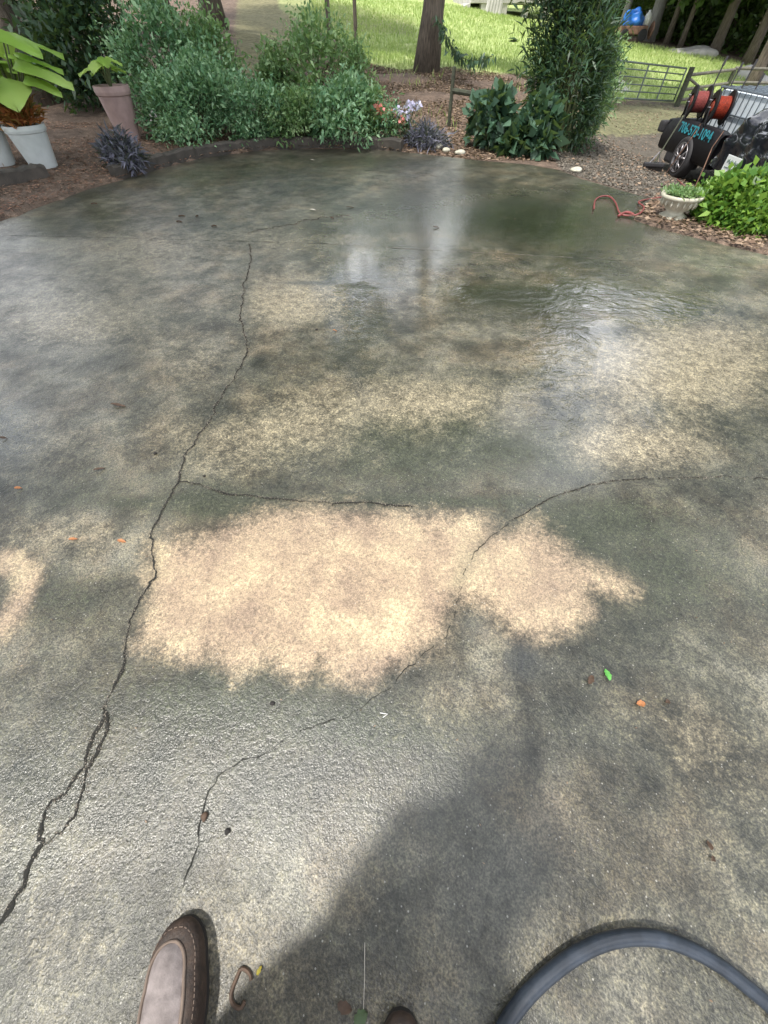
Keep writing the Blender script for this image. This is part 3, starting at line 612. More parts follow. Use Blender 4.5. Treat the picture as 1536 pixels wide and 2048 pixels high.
# potted plants
def pot(px,py,rt,rb,h,mat,label,loc=None):
    P=loc or hit(px,py); r=thing('flower_pot',tuple(P),label,'flower pot'); 
    MB().lathe([(rb*.5,0),(rb,0),(rb*1.02,.02),(rt*.94,h*.82),(rt,h*.84),(rt*1.03,h*.9),(rt*1.02,h),(rt*.93,h),(rt*.9,h*.93)],40,P,closed=False).build('pot_body',mat,r,smooth=False)
    MB().lathe([(.001,h*.935),(rt*.9,h*.935)],24,P,closed=True).build('soil',SOIL,r); return P,r
Pw,_=pot(90,334,.25,.17,.44,WPOT,'white flower pot on mulch holding the red orange plant')
Pw2,_=pot(8,333,.25,.17,.42,WPOT,'white flower pot cut by the left edge holding lime leaves')
Pp,_=pot(262,280,.26,.17,.62,PPOT,'tall dusty pink flower pot beside the shrubs')
def bigleaves(name,P,z0,n,size,spread,mat,label,cat='plant',up=.6,hmax=1.):
    r=thing(name,(P.x,P.y,z0),label,cat); B=Vector((P.x,P.y,z0)); st=MB(); V=[];F=[]
    for k in range(n):
        q=6.283*k/n+random.uniform(-.3,.3); rad=spread*random.uniform(.25,1); hh=hmax*random.uniform(.5,1)
        tip=B+Vector((rad*math.cos(q),rad*math.sin(q),hh)); st.tube([B,B.lerp(tip,.5)+Vector((0,0,.08)),tip],[.014,.011,.008],6)
        d=Vector((math.cos(q),math.sin(q),-.25)).normalized(); s=Vector((-math.sin(q),math.cos(q),0)); nn=s.cross(d); L=size*random.uniform(.7,1.15); Wd=L*.85
        nu,nv=9,7; b0=len(V)
        for i in range(nu):
            u=i/(nu-1); wv=Wd*.5*(math.sin(math.pi*min(1,u**.62))**.75 if 0<u<1 else .02)
            for j in range(nv):
                v=(j/(nv-1))*2-1; p=tip+d*(L*(u-.18))+s*(wv*v)+nn*(-.10*L*u*u*-1*-1 + .07*L*abs(v)+.012*math.sin(j*3+i))
                p.z-=.22*L*u*u; V.append(tuple(p))
        for i in range(nu-1):
            for j in range(nv-1): a=b0+i*nv+j; F.append((a,a+1,a+nv+1,a+nv))
    st.build('stem',STEM,r); o=make('leaves',V,F,mat,r,smooth=True); return r
bigleaves('elephant_ear_plant',Pw+Vector((.02,.06,0)),Pw.z+.38,24,.56,.46,F_LIME,'huge lime green leaves at the left edge above the white pots',hmax=.86)
bigleaves('broadleaf_plant',Pw2,Pw2.z+.36,7,.26,.2,F_SHR2,'dull green leaves in the pot cut by the left edge',hmax=.3)
bigleaves('broadleaf_plant',Pp,Pp.z+.58,8,.26,.2,F_LIME,'small broad lime leaves growing from the pink pot',hmax=.34)
P=Pw; r=thing('red_leaf_plant',(P.x,P.y,P.z+.40),'red orange strappy plant growing from the right hand white pot','plant')
n=560; D=unit(np.c_[RNG.normal(size=(n,2))*.75,np.ones(n)*1.0]); V,F=leafarr(np.array([P.x,P.y,P.z+.40])+RNG.normal(size=(n,3))*np.array([.08,.08,.02])+D*RNG.uniform(.02,.24,(n,1)),D,.19,.035,None,.35); make('foliage',V,F,F_RED,r)
MB().tube([P+Vector((0,0,.40)),P+Vector((.02,0,.5)),P+Vector((.03,0,.62))],.01,6).build('stem',STEM,r)
# cream bowl planter
P=hit(1343,436); r=thing('stone_planter',tuple(P),'cream footed stone bowl planter at the slab\'s right corner','planter')
PK=.70; MB().lathe([(a_,b_*PK) for a_,b_ in [(.06,0),(.14,0),(.145,.03),(.10,.06),(.09,.09),(.13,.13),(.17,.19),(.19,.25),(.20,.255),(.215,.27),(.215,.30),(.20,.31),(.175,.30),(.17,.28)]],40,P).build('bowl',CREAM,r,smooth=True)
orn=MB()
for k in range(18):
    q=6.283*k/18; c=P+Vector((.178*math.cos(q),.178*math.sin(q),.215*PK)); orn.tube([c+Vector((0,0,-.04)),c+Vector((.006*math.cos(q),.006*math.sin(q),0)),c+Vector((.01*math.cos(q),.01*math.sin(q),.03))],[.008,.014,.006],6)
orn.build('relief_ornament',CREAM,r,smooth=True); MB().lathe([(.001,.285*PK),(.175,.285*PK)],24,P,closed=True).build('soil',SOIL,r)
r2=thing('trailing_plant',(P.x,P.y,P.z+.28*PK),'small green tufted plant growing in the cream planter','plant'); n=700
D=unit(np.c_[RNG.normal(size=(n,2))*.8,np.ones(n)]); V,F=leafarr(np.array([P.x,P.y,P.z+.285*PK])+RNG.normal(size=(n,3))*np.array([.075,.075,.0])+D*RNG.uniform(0,.05,(n,1)),D,.07,.018,None,.3); make('foliage',V,F,F_SHR2,r2)

# ------------------------------------------------------------------ trees
def tree(px, py, rad, H, label, crown=None, P=None, bark=None, lean=(0,0), n=6000, leaf=.16, mat=None, group=None, name='oak_tree', K=46, keep=None, flare=1.5, limbs=10):
    P=P or hit(px,py); root=thing(name,tuple(P),label,'tree',group); bark=bark or BARK; mb=MB(); pts=[];rr=[]
    top=P+Vector((lean[0],lean[1],H)); ns=14
    for i in range(ns+1):
        t=i/ns; p=P.lerp(top,t)+Vector((math.sin(t*5+P.x)*rad*.35*t,math.cos(t*4+P.y)*rad*.35*t,0)); p.z-=.1*(i==0)
        pts.append(p); rr.append(rad*(1-.72*t)*(1+(flare-1)*max(0,1-t*ns/1.2)**2))
    mb.tube(pts,rr,14)
    crown=crown or (H*.75,H*.35,H*.32); cz,cr,chh=crown; C=[]
    while len(C)<K:
        v=np.array([random.gauss(0,1) for _ in range(3)]); v/=np.linalg.norm(v); s=random.uniform(.45,1)
        c=np.array([P.x+lean[0]*.8,P.y+lean[1]*.8,P.z+cz])+v*s*np.array([cr,cr,chh]); C.append(c)
    C=np.array(C)
    for k in range(limbs):
        c=Vector(C[k]); j=min(ns,max(4,int((c.z-P.z)/H*ns*.75))); a=pts[j]; m=a.lerp(c,.5)+Vector((0,0,.3))
        mb.tube([a,m,c],[rr[j]*.5,rr[j]*.3,.02],7)
    mb.build('trunk',bark,root,smooth=True)
    w_=RNG.integers(0,K,n); sg=cr*.17; Q=C[w_]+RNG.normal(size=(n,3))*np.array([sg,sg,sg*.7])
    if keep is not None: Q=Q[keep(Q)]
    n=len(Q); V,F=leafarr(Q,rdir(n,-.2),RNG.uniform(.7,1.4,n)*leaf,RNG.uniform(.7,1.3,n)*leaf*.7); make('crown',V,F,mat or F_CAN,root); return root
TS=np.array(TOSUN)
def shadow_xy(Q): return Q[:,:2]-TS[:2]*(Q[:,2:3]/TS[2])
def keep_fg(Q):          # gap in the overhead canopy where the sun reaches the driveway round the photographer
    s=shadow_xy(Q); d=((s[:,0]-.1)/1.9)**2+((s[:,1]-.35)/1.35)**2
    nz=.35*np.sin(s[:,0]*2.3+1.)+.3*np.sin(s[:,1]*3.1+s[:,0]*1.7)
    return (d+nz>1)|(RNG.random(len(Q))<.02)
tree(852,142,.30,15,'thick grey brown trunk standing by itself between lawn and dead leaves',lean=(1.3,0),crown=(10.5,3.0,4.6),n=15000,leaf=.26,K=55,flare=1.35,limbs=8)
tree(432,58,.30,16,'brown tree trunk behind the shrubs at upper left',crown=(12,4,3.3),n=12000,leaf=.28,P=PD(432,60,15.5) if False else hit(432,62))
tree(330,40,.28,15,'brown trunk partly hidden in leaves left of the other left trunk',crown=(11.5,4.5,3.5),n=12000,leaf=.28)
tree(1494,186,.22,9.5,'brown trunk behind the white tank at the right',crown=(6.6,2.3,2.6),n=8000,leaf=.26,bark=BARK)
for k,(px,py) in enumerate(((666,172),(713,118))):
    P=hit(px,py); r=tree(px,py,.06,8,['thin dark pole like sapling rising through the pale hazy shrub','thin dark pole like sapling left of the thick trunk'][k],crown=(7,1.6,1.2),n=1500,leaf=.2,K=10,name='sapling',flare=1,limbs=4,P=P)
for x,y,H,c,lab in ((5.9,20.5,16,(9,3.0,5.8),'tall tree standing behind the feathery evergreen'),(16,13,15,(8,4.2,5.5),'tall tree on the right beyond the trailer'),(-11,15,15,(11.5,4.5,3.5),'tall tree at the far left behind the garden'),(-1.8,27,17,(10,2.2,4),'slender tall tree far up the lawn')):
    if lab.startswith('slender'): continue
    tree(0,0,.26,H,lab,P=Vector((x,y,tz(x,y))),crown=c,n=14000,leaf=.27,K=55)
# overhead trees around the driveway (their crowns shade the concrete and show in its wet film)
OV=[(-7.5,3.5,15,5.2,'driveway shade tree left of the slab'),(-10.5,-2,16,5.5,'driveway shade tree far left of the slab'),(-6,-7.5,15,5,'driveway shade tree behind and left of the slab'),
    (-7,11.5,14,5,'garden tree behind the dark corner bush'),(0,-9.5,15,4.5,'driveway shade tree behind the photographer'),(9.5,2,13,4.2,'shade tree right of the slab beyond the box bushes')]
for i,(x,y,H,cr,lab) in enumerate(OV):
    z=tz(x,y); tree(0,0,.28,H,lab,P=Vector((x,y,z)),crown=(H*.7,cr,H*.24),n=19000 if i<4 else 11000,leaf=.17,K=110,keep=keep_fg,limbs=16)
# wood at the right back
WD=[(1238,72,.20,'smooth pale grey trunk just left of the blue tarp',BARKP),(1296,82,.34,'broad pale brown trunk just right of the blue tarp',BARKP),(1330,92,.16,'slim brown trunk at the wood edge right of the broad pale trunk',BARK),
 (1358,98,.14,'slim dark trunk midway along the wood edge',BARK),(1424,112,.26,'dark leaning trunk above the boulders',BARK),(1445,96,.2,'dark trunk just right of the leaning trunk',BARK),(1490,132,.24,'dark trunk above the work light',BARK),(1530,128,.25,'dark trunk at the right edge of the wood',BARK),
 (1190,58,.2,'dark trunk hidden in the wood behind the evergreen',BARK),(1560,160,.25,'dark trunk just outside the wood\'s right end',BARK),(1390,70,.2,'dark trunk deep in the wood',BARK)]
for i,(px,py,rd,lab,bk) in enumerate(WD):
    P=hit(px,py); H=13+2*math.sin(i*2.1); gap=.55 if i in (3,4,5) else 1
    tree(px,py,rd,H*gap+3*(gap<1),lab,P=P,bark=bk,crown=(H*.62*gap,3.6,H*.33*gap),n=5200,leaf=.36,K=40,mat=F_WOOD,group='trees of the wood beyond the lawn',flare=1.25)
FT=[(-52,48),(-40,56),(-29,52),(-19,60),(-9,55),(2,62),(13,56),(24,60),(35,52),(45,44),(52,32)]  # out-of-view tree row added to keep low sky out of the slab's reflections
for i,(x,y) in enumerate(FT):
    P=Vector((x,y,tz(x,y))); H=15+2.5*math.sin(i*1.7)
    tree(0,0,.4,H,'distant unseen tree added to block sky in the wet reflections',P=P,crown=(H*.52,5.6,H*.42),n=2600,leaf=.9,K=40,mat=F_WOOD,group='unseen trees added beyond the lawn',limbs=4)
# undergrowth of the wood
def under(n):
    A=[hit(px,py) for px,py in ((1080,30),(1150,42),(1205,60),(1245,76),(1300,88),(1350,96),(1400,104),(1460,118),(1530,136),(1640,168),(1760,190))]
    A=[np.array(a) for a in A]; Q=[]
    for k in range(n):
        j=random.randrange(len(A)-1); a=A[j]+(A[j+1]-A[j])*random.random(); out=unit(np.array([a[0],a[1],0])); d=random.random()**.7*9+1.2
        clump=.5+.5*math.sin(a[0]*1.9+d*1.3)*math.sin(a[1]*1.1); h=random.random()*(1.0+d*.55)*(.6+.6*clump)
        p=a+out*d; Q.append((p[0],p[1],tz(p[0],p[1])+h) if k%8==0 else (p[0],p[1],a[2]+.1+h))
    Q=np.array(Q); V,F=leafarr(Q,rdir(n,.2),RNG.uniform(.6,1.4,n)*.34,RNG.uniform(.6,1.2,n)*.2); o=make('undergrowth',V,F,F_WOOD); tag(o,'dense dark undergrowth filling the wood behind the lawn','undergrowth',kind='stuff')
under(26000)

# ------------------------------------------------------------------ gate, fence, post
GR=hit(1345,207); GL=hit(1168,198); gd=(GL-GR); gl=gd.length; gz=zfor(GR,137)-GR.z
def railmb(pts,r): return MB().tube(pts,r,8)
gt=thing('metal_gate',tuple(GR),'closed grey tube farm gate across the gravel drive','gate')
dx=gd.normalized(); upv=Vector((0,0,1))
fr=MB(); hts=[.06,.26,.45,.64,.83,1.0]
for h in (hts[0],hts[-1]): fr.tube([GR+upv*gz*h,GR+gd+upv*gz*h],.024,8)
for e in (0,1): fr.tube([GR+gd*e+upv*gz*.04,GR+gd*e+upv*gz*1.0],.026,8)
fr.build('frame',GATEM,gt,smooth=True)
for h in hts[1:-1]: MB().tube([GR+upv*gz*h,GR+gd+upv*gz*h],.017,8).build('rail',GATEM,gt,smooth=True)
for e in (.22,.45,.72): MB().box(GR+gd*e+upv*gz*.53,(.05,.02,gz*.93)).build('upright',GATEM,gt)
def post(px,py,pty,rad,label,mat=WOODD,lean=0,name='fence_post'):
    P=hit(px,py); H=zfor(P,pty)-P.z; m=MB(); m.tube([P-upv*.1,P+upv*H*.5+Vector((lean*.5,0,0)),P+upv*H+Vector((lean,0,0))],[rad,rad*.97,rad*.93],10); o=m.build(name,mat,loc=tuple(P)); tag(o,label,'post'); return P,H
PA,HA=post(1353,212,134,.10,'thick mossy wooden gate post')
PB,HB=post(1443,196,140,.08,'mossy fence post between gate post and trunk')
PC,HC=post(1500,200,178,.07,'short fence post hidden behind the white tank')
fe=thing('rail_fence',tuple(PA),'weathered wooden rails and brace running right from the gate post','fence')
PR=hit(1560,196)
for h,a,b,m in ((.80,PA,PB,WOODG),(.42,PA,PB,WOODG),(.14,PA,PB,WOODG),(.80,PB,PR,WOODG),(.42,PB,PR,WOODG),(.14,PB,PR,WOODG)):
    MB().tube([a+upv*HA*h,b+upv*HA*h*.95],.045,8).build('rail',m,fe)
MB().tube([PA+upv*HA*.74,PA.lerp(PB,.75)+upv*.05],.04,8).build('brace',WOODG,fe)
P,H=post(897,255,133,.035,'thin dark wooden stake beside the broad leaved shrub',name='garden_stake')
o=MB().tube([P+upv*H*.62,P+Vector((.55,-.1,H*.55))],.04,8).build('broken_rail',WOODD,loc=tuple(P)); tag(o,'short broken dark rail jutting from the thin stake','rail')
P2,H2=post(1052,235,155,.06,'stubby dark post half hidden between broadleaf shrub and evergreen',name='garden_post')
# climbing vine strung from the trunk
T0=hit(852,142); a=PD(872,30,T0.y-.4); b=PD(984,112,T0.y-2.5); r=thing('hanging_vine',tuple(a),'vine of drooping leaves strung from the thick trunk across the lawn','vine')
cps=[a.lerp(b,t)-upv*.35*math.sin(math.pi*t) for t in np.linspace(0,1,16)]; MB().tube(cps,.008,5).build('stem',STEM,r)
n=260; t=RNG.random(n); base=np.array([a.lerp(b,x)-upv*.35*math.sin(math.pi*x) for x in t]); V,F=leafarr(base+RNG.normal(size=(n,3))*.05,rdir(n,-1.5),.15,.05); make('leaves',V,F,F_VINE,r)

# ------------------------------------------------------------------ pale porch at the top, boulders, blue tarp cart
def porch():
    P=hit(985,26); D=P.y; u=upp(P)
    r=thing('porch',tuple(P),'pale weathered porch deck on short white posts at the top of the lawn','porch')
    A=PD(940,6,D); B=PD(1085,6,D+1)
    L=(B-A).length*1.15; yaw=math.atan2((B-A).y,(B-A).x); M=Matrix.Translation(A)@Matrix.Rotation(yaw,4,'Z')
    MB(M).box((L/2,1.6,.12),(L,3.4,.26),bev=.02).build('deck',PALE,r)
    MB(M).box((L/2,1.6,3.3),(L+.6,3.8,.2),bev=.02).build('roof',PALE,r)
    for k in range(4):
        x=L*(.16+.26*k); zz=-1.6; MB(M).box((x,.1,zz/2),(.3,.3,abs(zz)-.02),bev=.02).build('post',PALE,r)
    MB(M).box((L/2,3.1,1.7),(L,.1,3)).build('back_wall',simple('shaded_siding',(.35,.34,.32),(.28,.27,.26),3),r)
    rp=MB(M); rp.add([(-3.6,-.4,-1.0),(0,-.1,.0),(0,2.2,.0),(-3.6,1.9,-1.0),(-3.6,-.4,-1.12),(0,-.1,-.2),(0,2.2,-.2),(-3.6,1.9,-1.12)],[(0,1,2,3),(7,6,5,4),(0,4,5,1),(3,2,6,7),(0,3,7,4),(1,5,6,2)]); rp.build('ramp',PALE,r)
porch()
P=hit(985,30); r=thing('pale_stump',tuple(P),'fluted pale trunk stump leaning before the porch','stump')
m=MB()
for k in range(5): m.tube([P+Vector(((k-2)*.17,0,-.1)),P+Vector(((k-2)*.15+.1,0,.8)),P+Vector(((k-2)*.12+.25,0,1.9))],[.16,.12,.10],8)
m.build('trunk',PALE,r)
for i,(px,py,s,lab) in enumerate([(1385,108,1.0,'long flat pale rock at the wood edge'),(1495,158,.55,'pale boulder left of the brown trunk'),(1512,172,.45,'tan boulder against the brown trunk')]):
    p=hit(px,py); bm=bmesh.new(); bmesh.ops.create_icosphere(bm,subdivisions=3,radius=s*.8)
    for v in bm.verts: v.co*=1+.2*math.sin(v.co.x*5+i*3)+.15*math.sin(v.co.y*7+i); v.co.z*=.3 if i==0 else .8; v.co.x*=1.6 if i==0 else 1
    V=[tuple(v.co+p) for v in bm.verts]; F=[[v.index for v in f.verts] for f in bm.faces]; bm.free(); tag(make('boulder',V,F,PALE,loc=tuple(p),smooth=True),lab,'rock')
P=hit(1254,84); u=upp(P); r=thing('garden_cart',tuple(P),'dark garden cart loaded under the blue tarp between two pale trunks','cart')
M=Matrix.Translation(P)
MB(M).box((0,0,.42),(1.55,.9,.32),bev=.04).build('cart_bed',RUST,r)
for x in (-.5,.55): MB(M).lathe([(.05,-.05),(.2,-.05),(.24,-.03),(.24,.03),(.2,.05),(.05,.05)],20,(x,-.5,.24),axis='Y').build('wheel',RUB,r)
MB(M).lathe([(.05,-.03),(.3,-.03),(.34,0),(.3,.03),(.05,.03)],24,(1.05,-.3,.42),axis='X').build('front_wheel',RUST,r)
bm=bmesh.new(); bmesh.ops.create_icosphere(bm,subdivisions=4,radius=.62)
for v in bm.verts: v.co*=1+.1*math.sin(v.co.x*11)+.08*math.sin(v.co.z*13+v.co.y*9); v.co.x*=1.0; v.co.y*=.7; v.co.z=max(v.co.z*.8,-.1)
V=[tuple(v.co+P+Vector((-.05,0,.68))) for v in bm.verts]; F=[[v.index for v in f.verts] for f in bm.faces]; bm.free()
tag(make('blue_tarp',V,F,BLUE,loc=tuple(P+Vector((0,0,.6))),smooth=True),'crumpled bright blue tarp heaped on the dark cart','tarp')
q=P+Vector((.72,-.1,.58)); tag(MB().lathe([(.1,0),(.19,.02),(.2,.3),(.15,.42),(.07,.48),(.07,.55),(.03,.56)],18,q).build('white_jug',WHITE,loc=tuple(q),smooth=True),'white plastic jug at the right end of the cart','jug')

# ------------------------------------------------------------------ pressure washing trailer
TB=hit(1350,356); gx=TB.x; z0=TB.z
M=Matrix.Translation((gx,TB.y,z0))       # local: x to the right (away), y away, z up; side faces -x
TR=thing('utility_trailer',(gx,TB.y,z0),'black work trailer with teal phone number and alloy wheel on the gravel','trailer')
MB(M).box((.85,-1.25,.50),(1.5,4.7,.12),bev=.02).build('bed',BLK,TR)
# rounded side panel with the wheel arch
def sidepanel():
    ysn=np.linspace(-.95,1.12,46); V=[];F=[]
    for y in ysn:
        arch=.0
        if abs(y)<.39: arch=math.sqrt(max(0,.39**2-y*y))
        lo=max(.30,arch+.02); hi=.80-.12*max(0,(y-.8)/.32)**2-.03*max(0,(-y-.75)/.2)
        for x,z in ((0.1,lo),(-.02,lo),(-.06,lo+.04),(-.075,(lo+hi)/2),(-.05,hi-.05),(0.0,hi),(.12,hi+.0),(.12,lo)): V.append((x,y,z))
    n=8
    for i in range(len(ysn)-1):
        for k in range(n): F.append((i*n+k,i*n+(k+1)%n,(i+1)*n+(k+1)%n,(i+1)*n+k))
    F.append(tuple(range(n))); F.append(tuple((len(ysn)-1)*n+k for k in range(n))[::-1])
    return MB(M).add(V,F).build('side_panel',BLK,TR,smooth=True)
pan=sidepanel()
MB(M).box((.78,1.10,.55),(1.62,.12,.42),bev=.05).build('end_panel',BLK,TR)
MB(M).box((.0,1.26,.62),(.20,.20,.18),bev=.04).build('side_box',RUB,TR)
MB(M).box((.85,-1.0,.36),(1.3,3.2,.16)).build('chassis',RUB,TR)
MB(M).box((.10,.25,.30),(.3,.9,.3),bev=.05).build('wheel_guard',RUB,TR)
def wheel(x,sgn):
    MW=M@Matrix.Diagonal((1,.88,.88,1))
    w_=MB(MW).lathe([(.25,-.10),(.30,-.115),(.345,-.10),(.36,-.06),(.36,.06),(.345,.10),(.30,.115),(.25,.10)],40,(x,0,.36),closed=True,axis='X').build('wheel',RUB,TR,smooth=True)
    rim=MB(MW).lathe([(.25,-.10),(.262,-.115),(.245,-.118),(.225,-.08),(.22,.08),(.25,.1)],40,(x,0,.36),closed=True,axis='X')
    for k in range(5):
        for s in (-.13,.13):
            q=6.283*k/5+.3+s*.55; q2=6.283*k/5+.3+s*2.0
            rim.tube([(x-.115,.055*math.cos(q),.36+.055*math.sin(q)),(x-.122,.14*math.cos((q+q2)/2),.36+.14*math.sin((q+q2)/2)),(x-.105,.24*math.cos(q2),.36+.24*math.sin(q2))],[.016,.015,.019],6)
    rim.lathe([(.001,-.135),(.04,-.13),(.05,-.11),(.05,-.05)],20,(x,0,.36),closed=True,axis='X')
    rim.build('rim',ALLOY,w_,smooth=True)
    MB(MW).lathe([(.001,-.02),(.22,-.02)],24,(x,0,.36),closed=True,axis='X').build('hub_shadow_disc',RUB,w_)
wheel(.0,1); wheel(1.62,1)
def text(s,size,loc,rot,mat,name,parent,ext=.002,sx=1.):
    c=bpy.data.curves.new(name,'FONT'); c.body=s; c.size=size; c.extrude=ext; c.align_x='CENTER'; c.align_y='CENTER'; c.offset=.002 if size>.1 else 0
    to=bpy.data.objects.new(name,c); COL.objects.link(to); bpy.context.view_layer.update()
    me=bpy.data.meshes.new_from_object(to.evaluated_get(bpy.context.evaluated_depsgraph_get())); bpy.data.objects.remove(to)
    me.transform(Matrix.Scale(sx,4,(1,0,0))); me.transform(Matrix.Translation(loc)@rot); me.transform(Matrix.Translation(-rootloc(parent))); me.materials.clear(); me.materials.append(mat)
    o=bpy.data.objects.new(name,me); COL.objects.link(o); o.parent=parent; return o
# faces -x: text x axis -> world -y, text y axis -> world z
RT=Matrix(((0,0,-1,0),(-1,0,0,0),(0,1,0,0),(0,0,0,1)))
text('706-573-1094',.205,M@Vector((-.082,-.10,.70)),RT,TEAL,'phone_number',pan,sx=1.05)
# wrapped load at the near end
def tarp():
    V=[];F=[]; nu,nv=46,44
    for i in range(nu):
        y=-.98-2.5*i/(nu-1)
        for j in range(nv):
            a=math.pi*(j/(nv-1)); f=min(1,(i+.6)/5,(nu-i-.4)/5)**.5
            px_=.78-.84*math.copysign(abs(math.cos(a))**.55,math.cos(a)); pz=.34+.78*f*abs(math.sin(a))**.6
            w1=.030*math.sin(y*9+px_*5)+.022*math.sin(y*17-pz*14)+.018*math.sin(pz*23+y*6+px_*7)
            V.append((px_-w1*.9,y+w1*.5,pz+w1))
    for i in range(nu-1):
        for j in range(nv-1): a=i*nv+j; F.append((a,a+nv,a+nv+1,a+1))
    F.append(tuple(range(nv))); F.append(tuple((nu-1)*nv+j for j in range(nv))[::-1])
    o=MB(M).add(V,F).build('wrapped_load',TARP,loc=tuple(M@Vector((.78,-2.2,.56))),smooth=True); tag(o,'glossy wrinkled black plastic wrapped over the load at the trailer\'s near end','wrapped load'); return o
tarp()
pl=MB(M).box((-.13,-1.72,.50),(.012,.42,.22),bev=.005).build('plate',PLATE,TR); 
pl['label']='white number plate with small green print'
st_=MB(M)
for k in range(9):
    y_=-1.57-.034*k; z_=.53+.012*math.sin(k*2.3); st_.tube([(-.139,y_,z_-.02),(-.140,y_-.012,z_+.024),(-.139,y_-.026,z_-.012)],.0045,4)
st_.tube([(-.139,-1.56,.455),(-.140,-1.72,.462),(-.139,-1.88,.452)],.004,4); st_.build('plate_text',DKG,pl)
MB(M).box((-.05,-1.72,.50),(.14,.06,.05)).build('plate_bracket',RUB,TR)
# white tank in a steel cage
TK=thing('caged_tank',tuple(M@Vector((.95,-.55,.56))),'white plastic water tank in a steel cage on the trailer bed','water tank')
tx0,tx1,ty0,ty1,tb,tt=.48,1.48,-1.75,.62,.60,1.22
MB(M).box(((tx0+tx1)/2,(ty0+ty1)/2,(tb+tt)/2),(tx1-tx0,ty1-ty0,tt-tb),bev=.07).build('tank',TANK,TK,smooth=False)
cg=MB(M)
for z in (tb+.02,tb+.33,tt+.02):
    cg.tube([(tx0-.02,ty0-.02,z),(tx0-.02,ty1+.02,z),(tx1+.02,ty1+.02,z),(tx1+.02,ty0-.02,z),(tx0-.02,ty0-.02,z)],.013,6)
for k in range(15):
    y=ty0+(ty1-ty0)*k/14
    cg.tube([(tx0-.025,y,tb),(tx0-.025,y,tt+.02),(tx1+.02,y,tt+.02),(tx1+.02,y,tb)],.010,6)
for k in range(7):
    x=tx0+(tx1-tx0)*k/6; cg.tube([(x,ty0-.02,tb),(x,ty0-.02,tt+.03),(x,ty1+.02,tt+.03),(x,ty1+.02,tb)],.010,6)
cg.build('cage',STEEL,TK); MB(M).box((.95,-.55,.565),(1.05,2.4,.05)).build('pallet',RUB,TK)
def reel(y,mat,label,xx=.16,yaw=-.22):
    r=thing('hose_reel',tuple(M@Vector((xx,y,.80))),label,'hose reel'); q=M@Matrix.Translation((xx,y,0))@Matrix.Rotation(yaw,4,'Z')
    for s_ in (-.13,.13):
        m=MB(q); c=(s_,0,1.03); ri=.125 if s_<0 else .02; m.lathe([(ri,-.014),(.225,-.016),(.235,0),(.225,.016),(ri,.014),(ri,-.014)],30,c,closed=True,axis='X')
        m.build('flange',BLK,r)
    MB(q).lathe([(.05,-.12),(.13,-.12)]+[(.14+.013*(k%2),-.12+.24*k/18) for k in range(19)]+[(.13,.12),(.05,.12)],28,(0,0,1.03),axis='X').build('wound_hose',mat,r,smooth=False)
    for s_ in (-.16,.16): MB(q).tube([(s_,-.12,.80),(s_,0,1.03),(s_,.12,.80)],.013,6).build('stand',BLK,r)
    MB(q).tube([(-.16,0,1.03),(-.20,0,1.03),(-.20,-.05,1.13),(-.24,-.05,1.13)],.011,6).build('crank',ALLOY,r)
    MB(q).lathe([(.001,-.15),(.075,-.148),(.085,-.135),(.07,-.133)],26,(0,0,1.03),closed=True,axis='X').build('hub_cap',mat,r)
reel(.68,REDH,'black hose reel with dull red wound hose nearest the gate post'); reel(-.12,ORNG,'black hose reel with orange red wound hose before the white tank')
for i,(y,x,h,lx) in enumerate([(.62,.25,1.62,.1),(.50,.5,1.55,.12),(.1,.46,1.60,.15),(-.2,.47,1.45,.2)]):
    m=MB(M); m.tube([(x,y,.56),(x+lx*.5,y+.05,h*.6),(x+lx,y+.1,h-.12)],.013,6); m.tube([(x+lx,y+.1,h-.12),(x+lx+.02,y+.11,h)],[.025,.02],6)
    tag(m.build('spray_wand',RUB,loc=tuple(M@Vector((x,y,.56)))),['upright black spray wand nearest the gate post','second black spray wand from the gate post','black spray wand rising at the tank\'s left corner','black spray wand leaning over the cage top'][i],'spray wand')
wl=thing('work_light',tuple(M@Vector((.75,-.95,1.25))),'black rectangular work light on a thin mast above the tank','work light')
MB(M).tube([(.75,-.95,1.25),(.76,-.93,1.45),(.80,-.92,1.52)],.011,6).build('mast',RUB,wl); MB(M).box((.80,-.92,1.57),(.34,.1,.10),bev=.015).build('lamp_housing',BLK,wl)
MB(M).tube([(.7,-.85,1.25),(.62,-.7,1.40),(.72,-.85,1.52),(.80,-.9,1.55)],.008,6).build('cable',simple('yellow_cable',(.5,.4,.15),rough=.5),wl)
for i,(y0,y1,lab) in enumerate([(-.12,.1,'thin reddish hose hanging down past the wheel'),(-.92,-1.1,'thin brown strap hose hanging at the middle of the trailer')]):
    pts=[(-.05,y0,.82),(-.10,y0+.02,.6),(-.14,(y0+y1)/2,.35),(-.18,y1,.04)]
    tag(MB(M).tube(pts,.009,6).build('hanging_hose',RUST,loc=tuple(M@Vector(pts[-1]))),lab,'hose')
# deck brush leaning against the trailer
P=hit(1302,343); r=thing('deck_brush',tuple(P),'black deck brush standing on the gravel left of the wheel','brush')
MB(Matrix.Translation(P)@Matrix.Rotation(-.25,4,'Z')).box((0,0,.10),(.38,.11,.06),bev=.015).build('brush_head',RUB,r)
b=MB(Matrix.Translation(P)@Matrix.Rotation(-.25,4,'Z'))
for i in range(16):
    for j in range(4): b.tube([(-.17+.34*i/15,-.04+.08*j/3,.075),(-.175+.35*i/15,-.055+.11*j/3,0.0)],.006,4)
b.build('bristles',SOLE,r)
MB().tube([P+Vector((.0,0,.13)),P+Vector((.14,.12,.42)),P+Vector((.34,.3,.75))],.014,8).build('handle',WOODD,r)
MB().tube([P+Vector((-.1,0,.13)),P+Vector((.03,.04,.28)),P+Vector((.1,.0,.13))],.009,6).build('bracket',ALLOY,r)
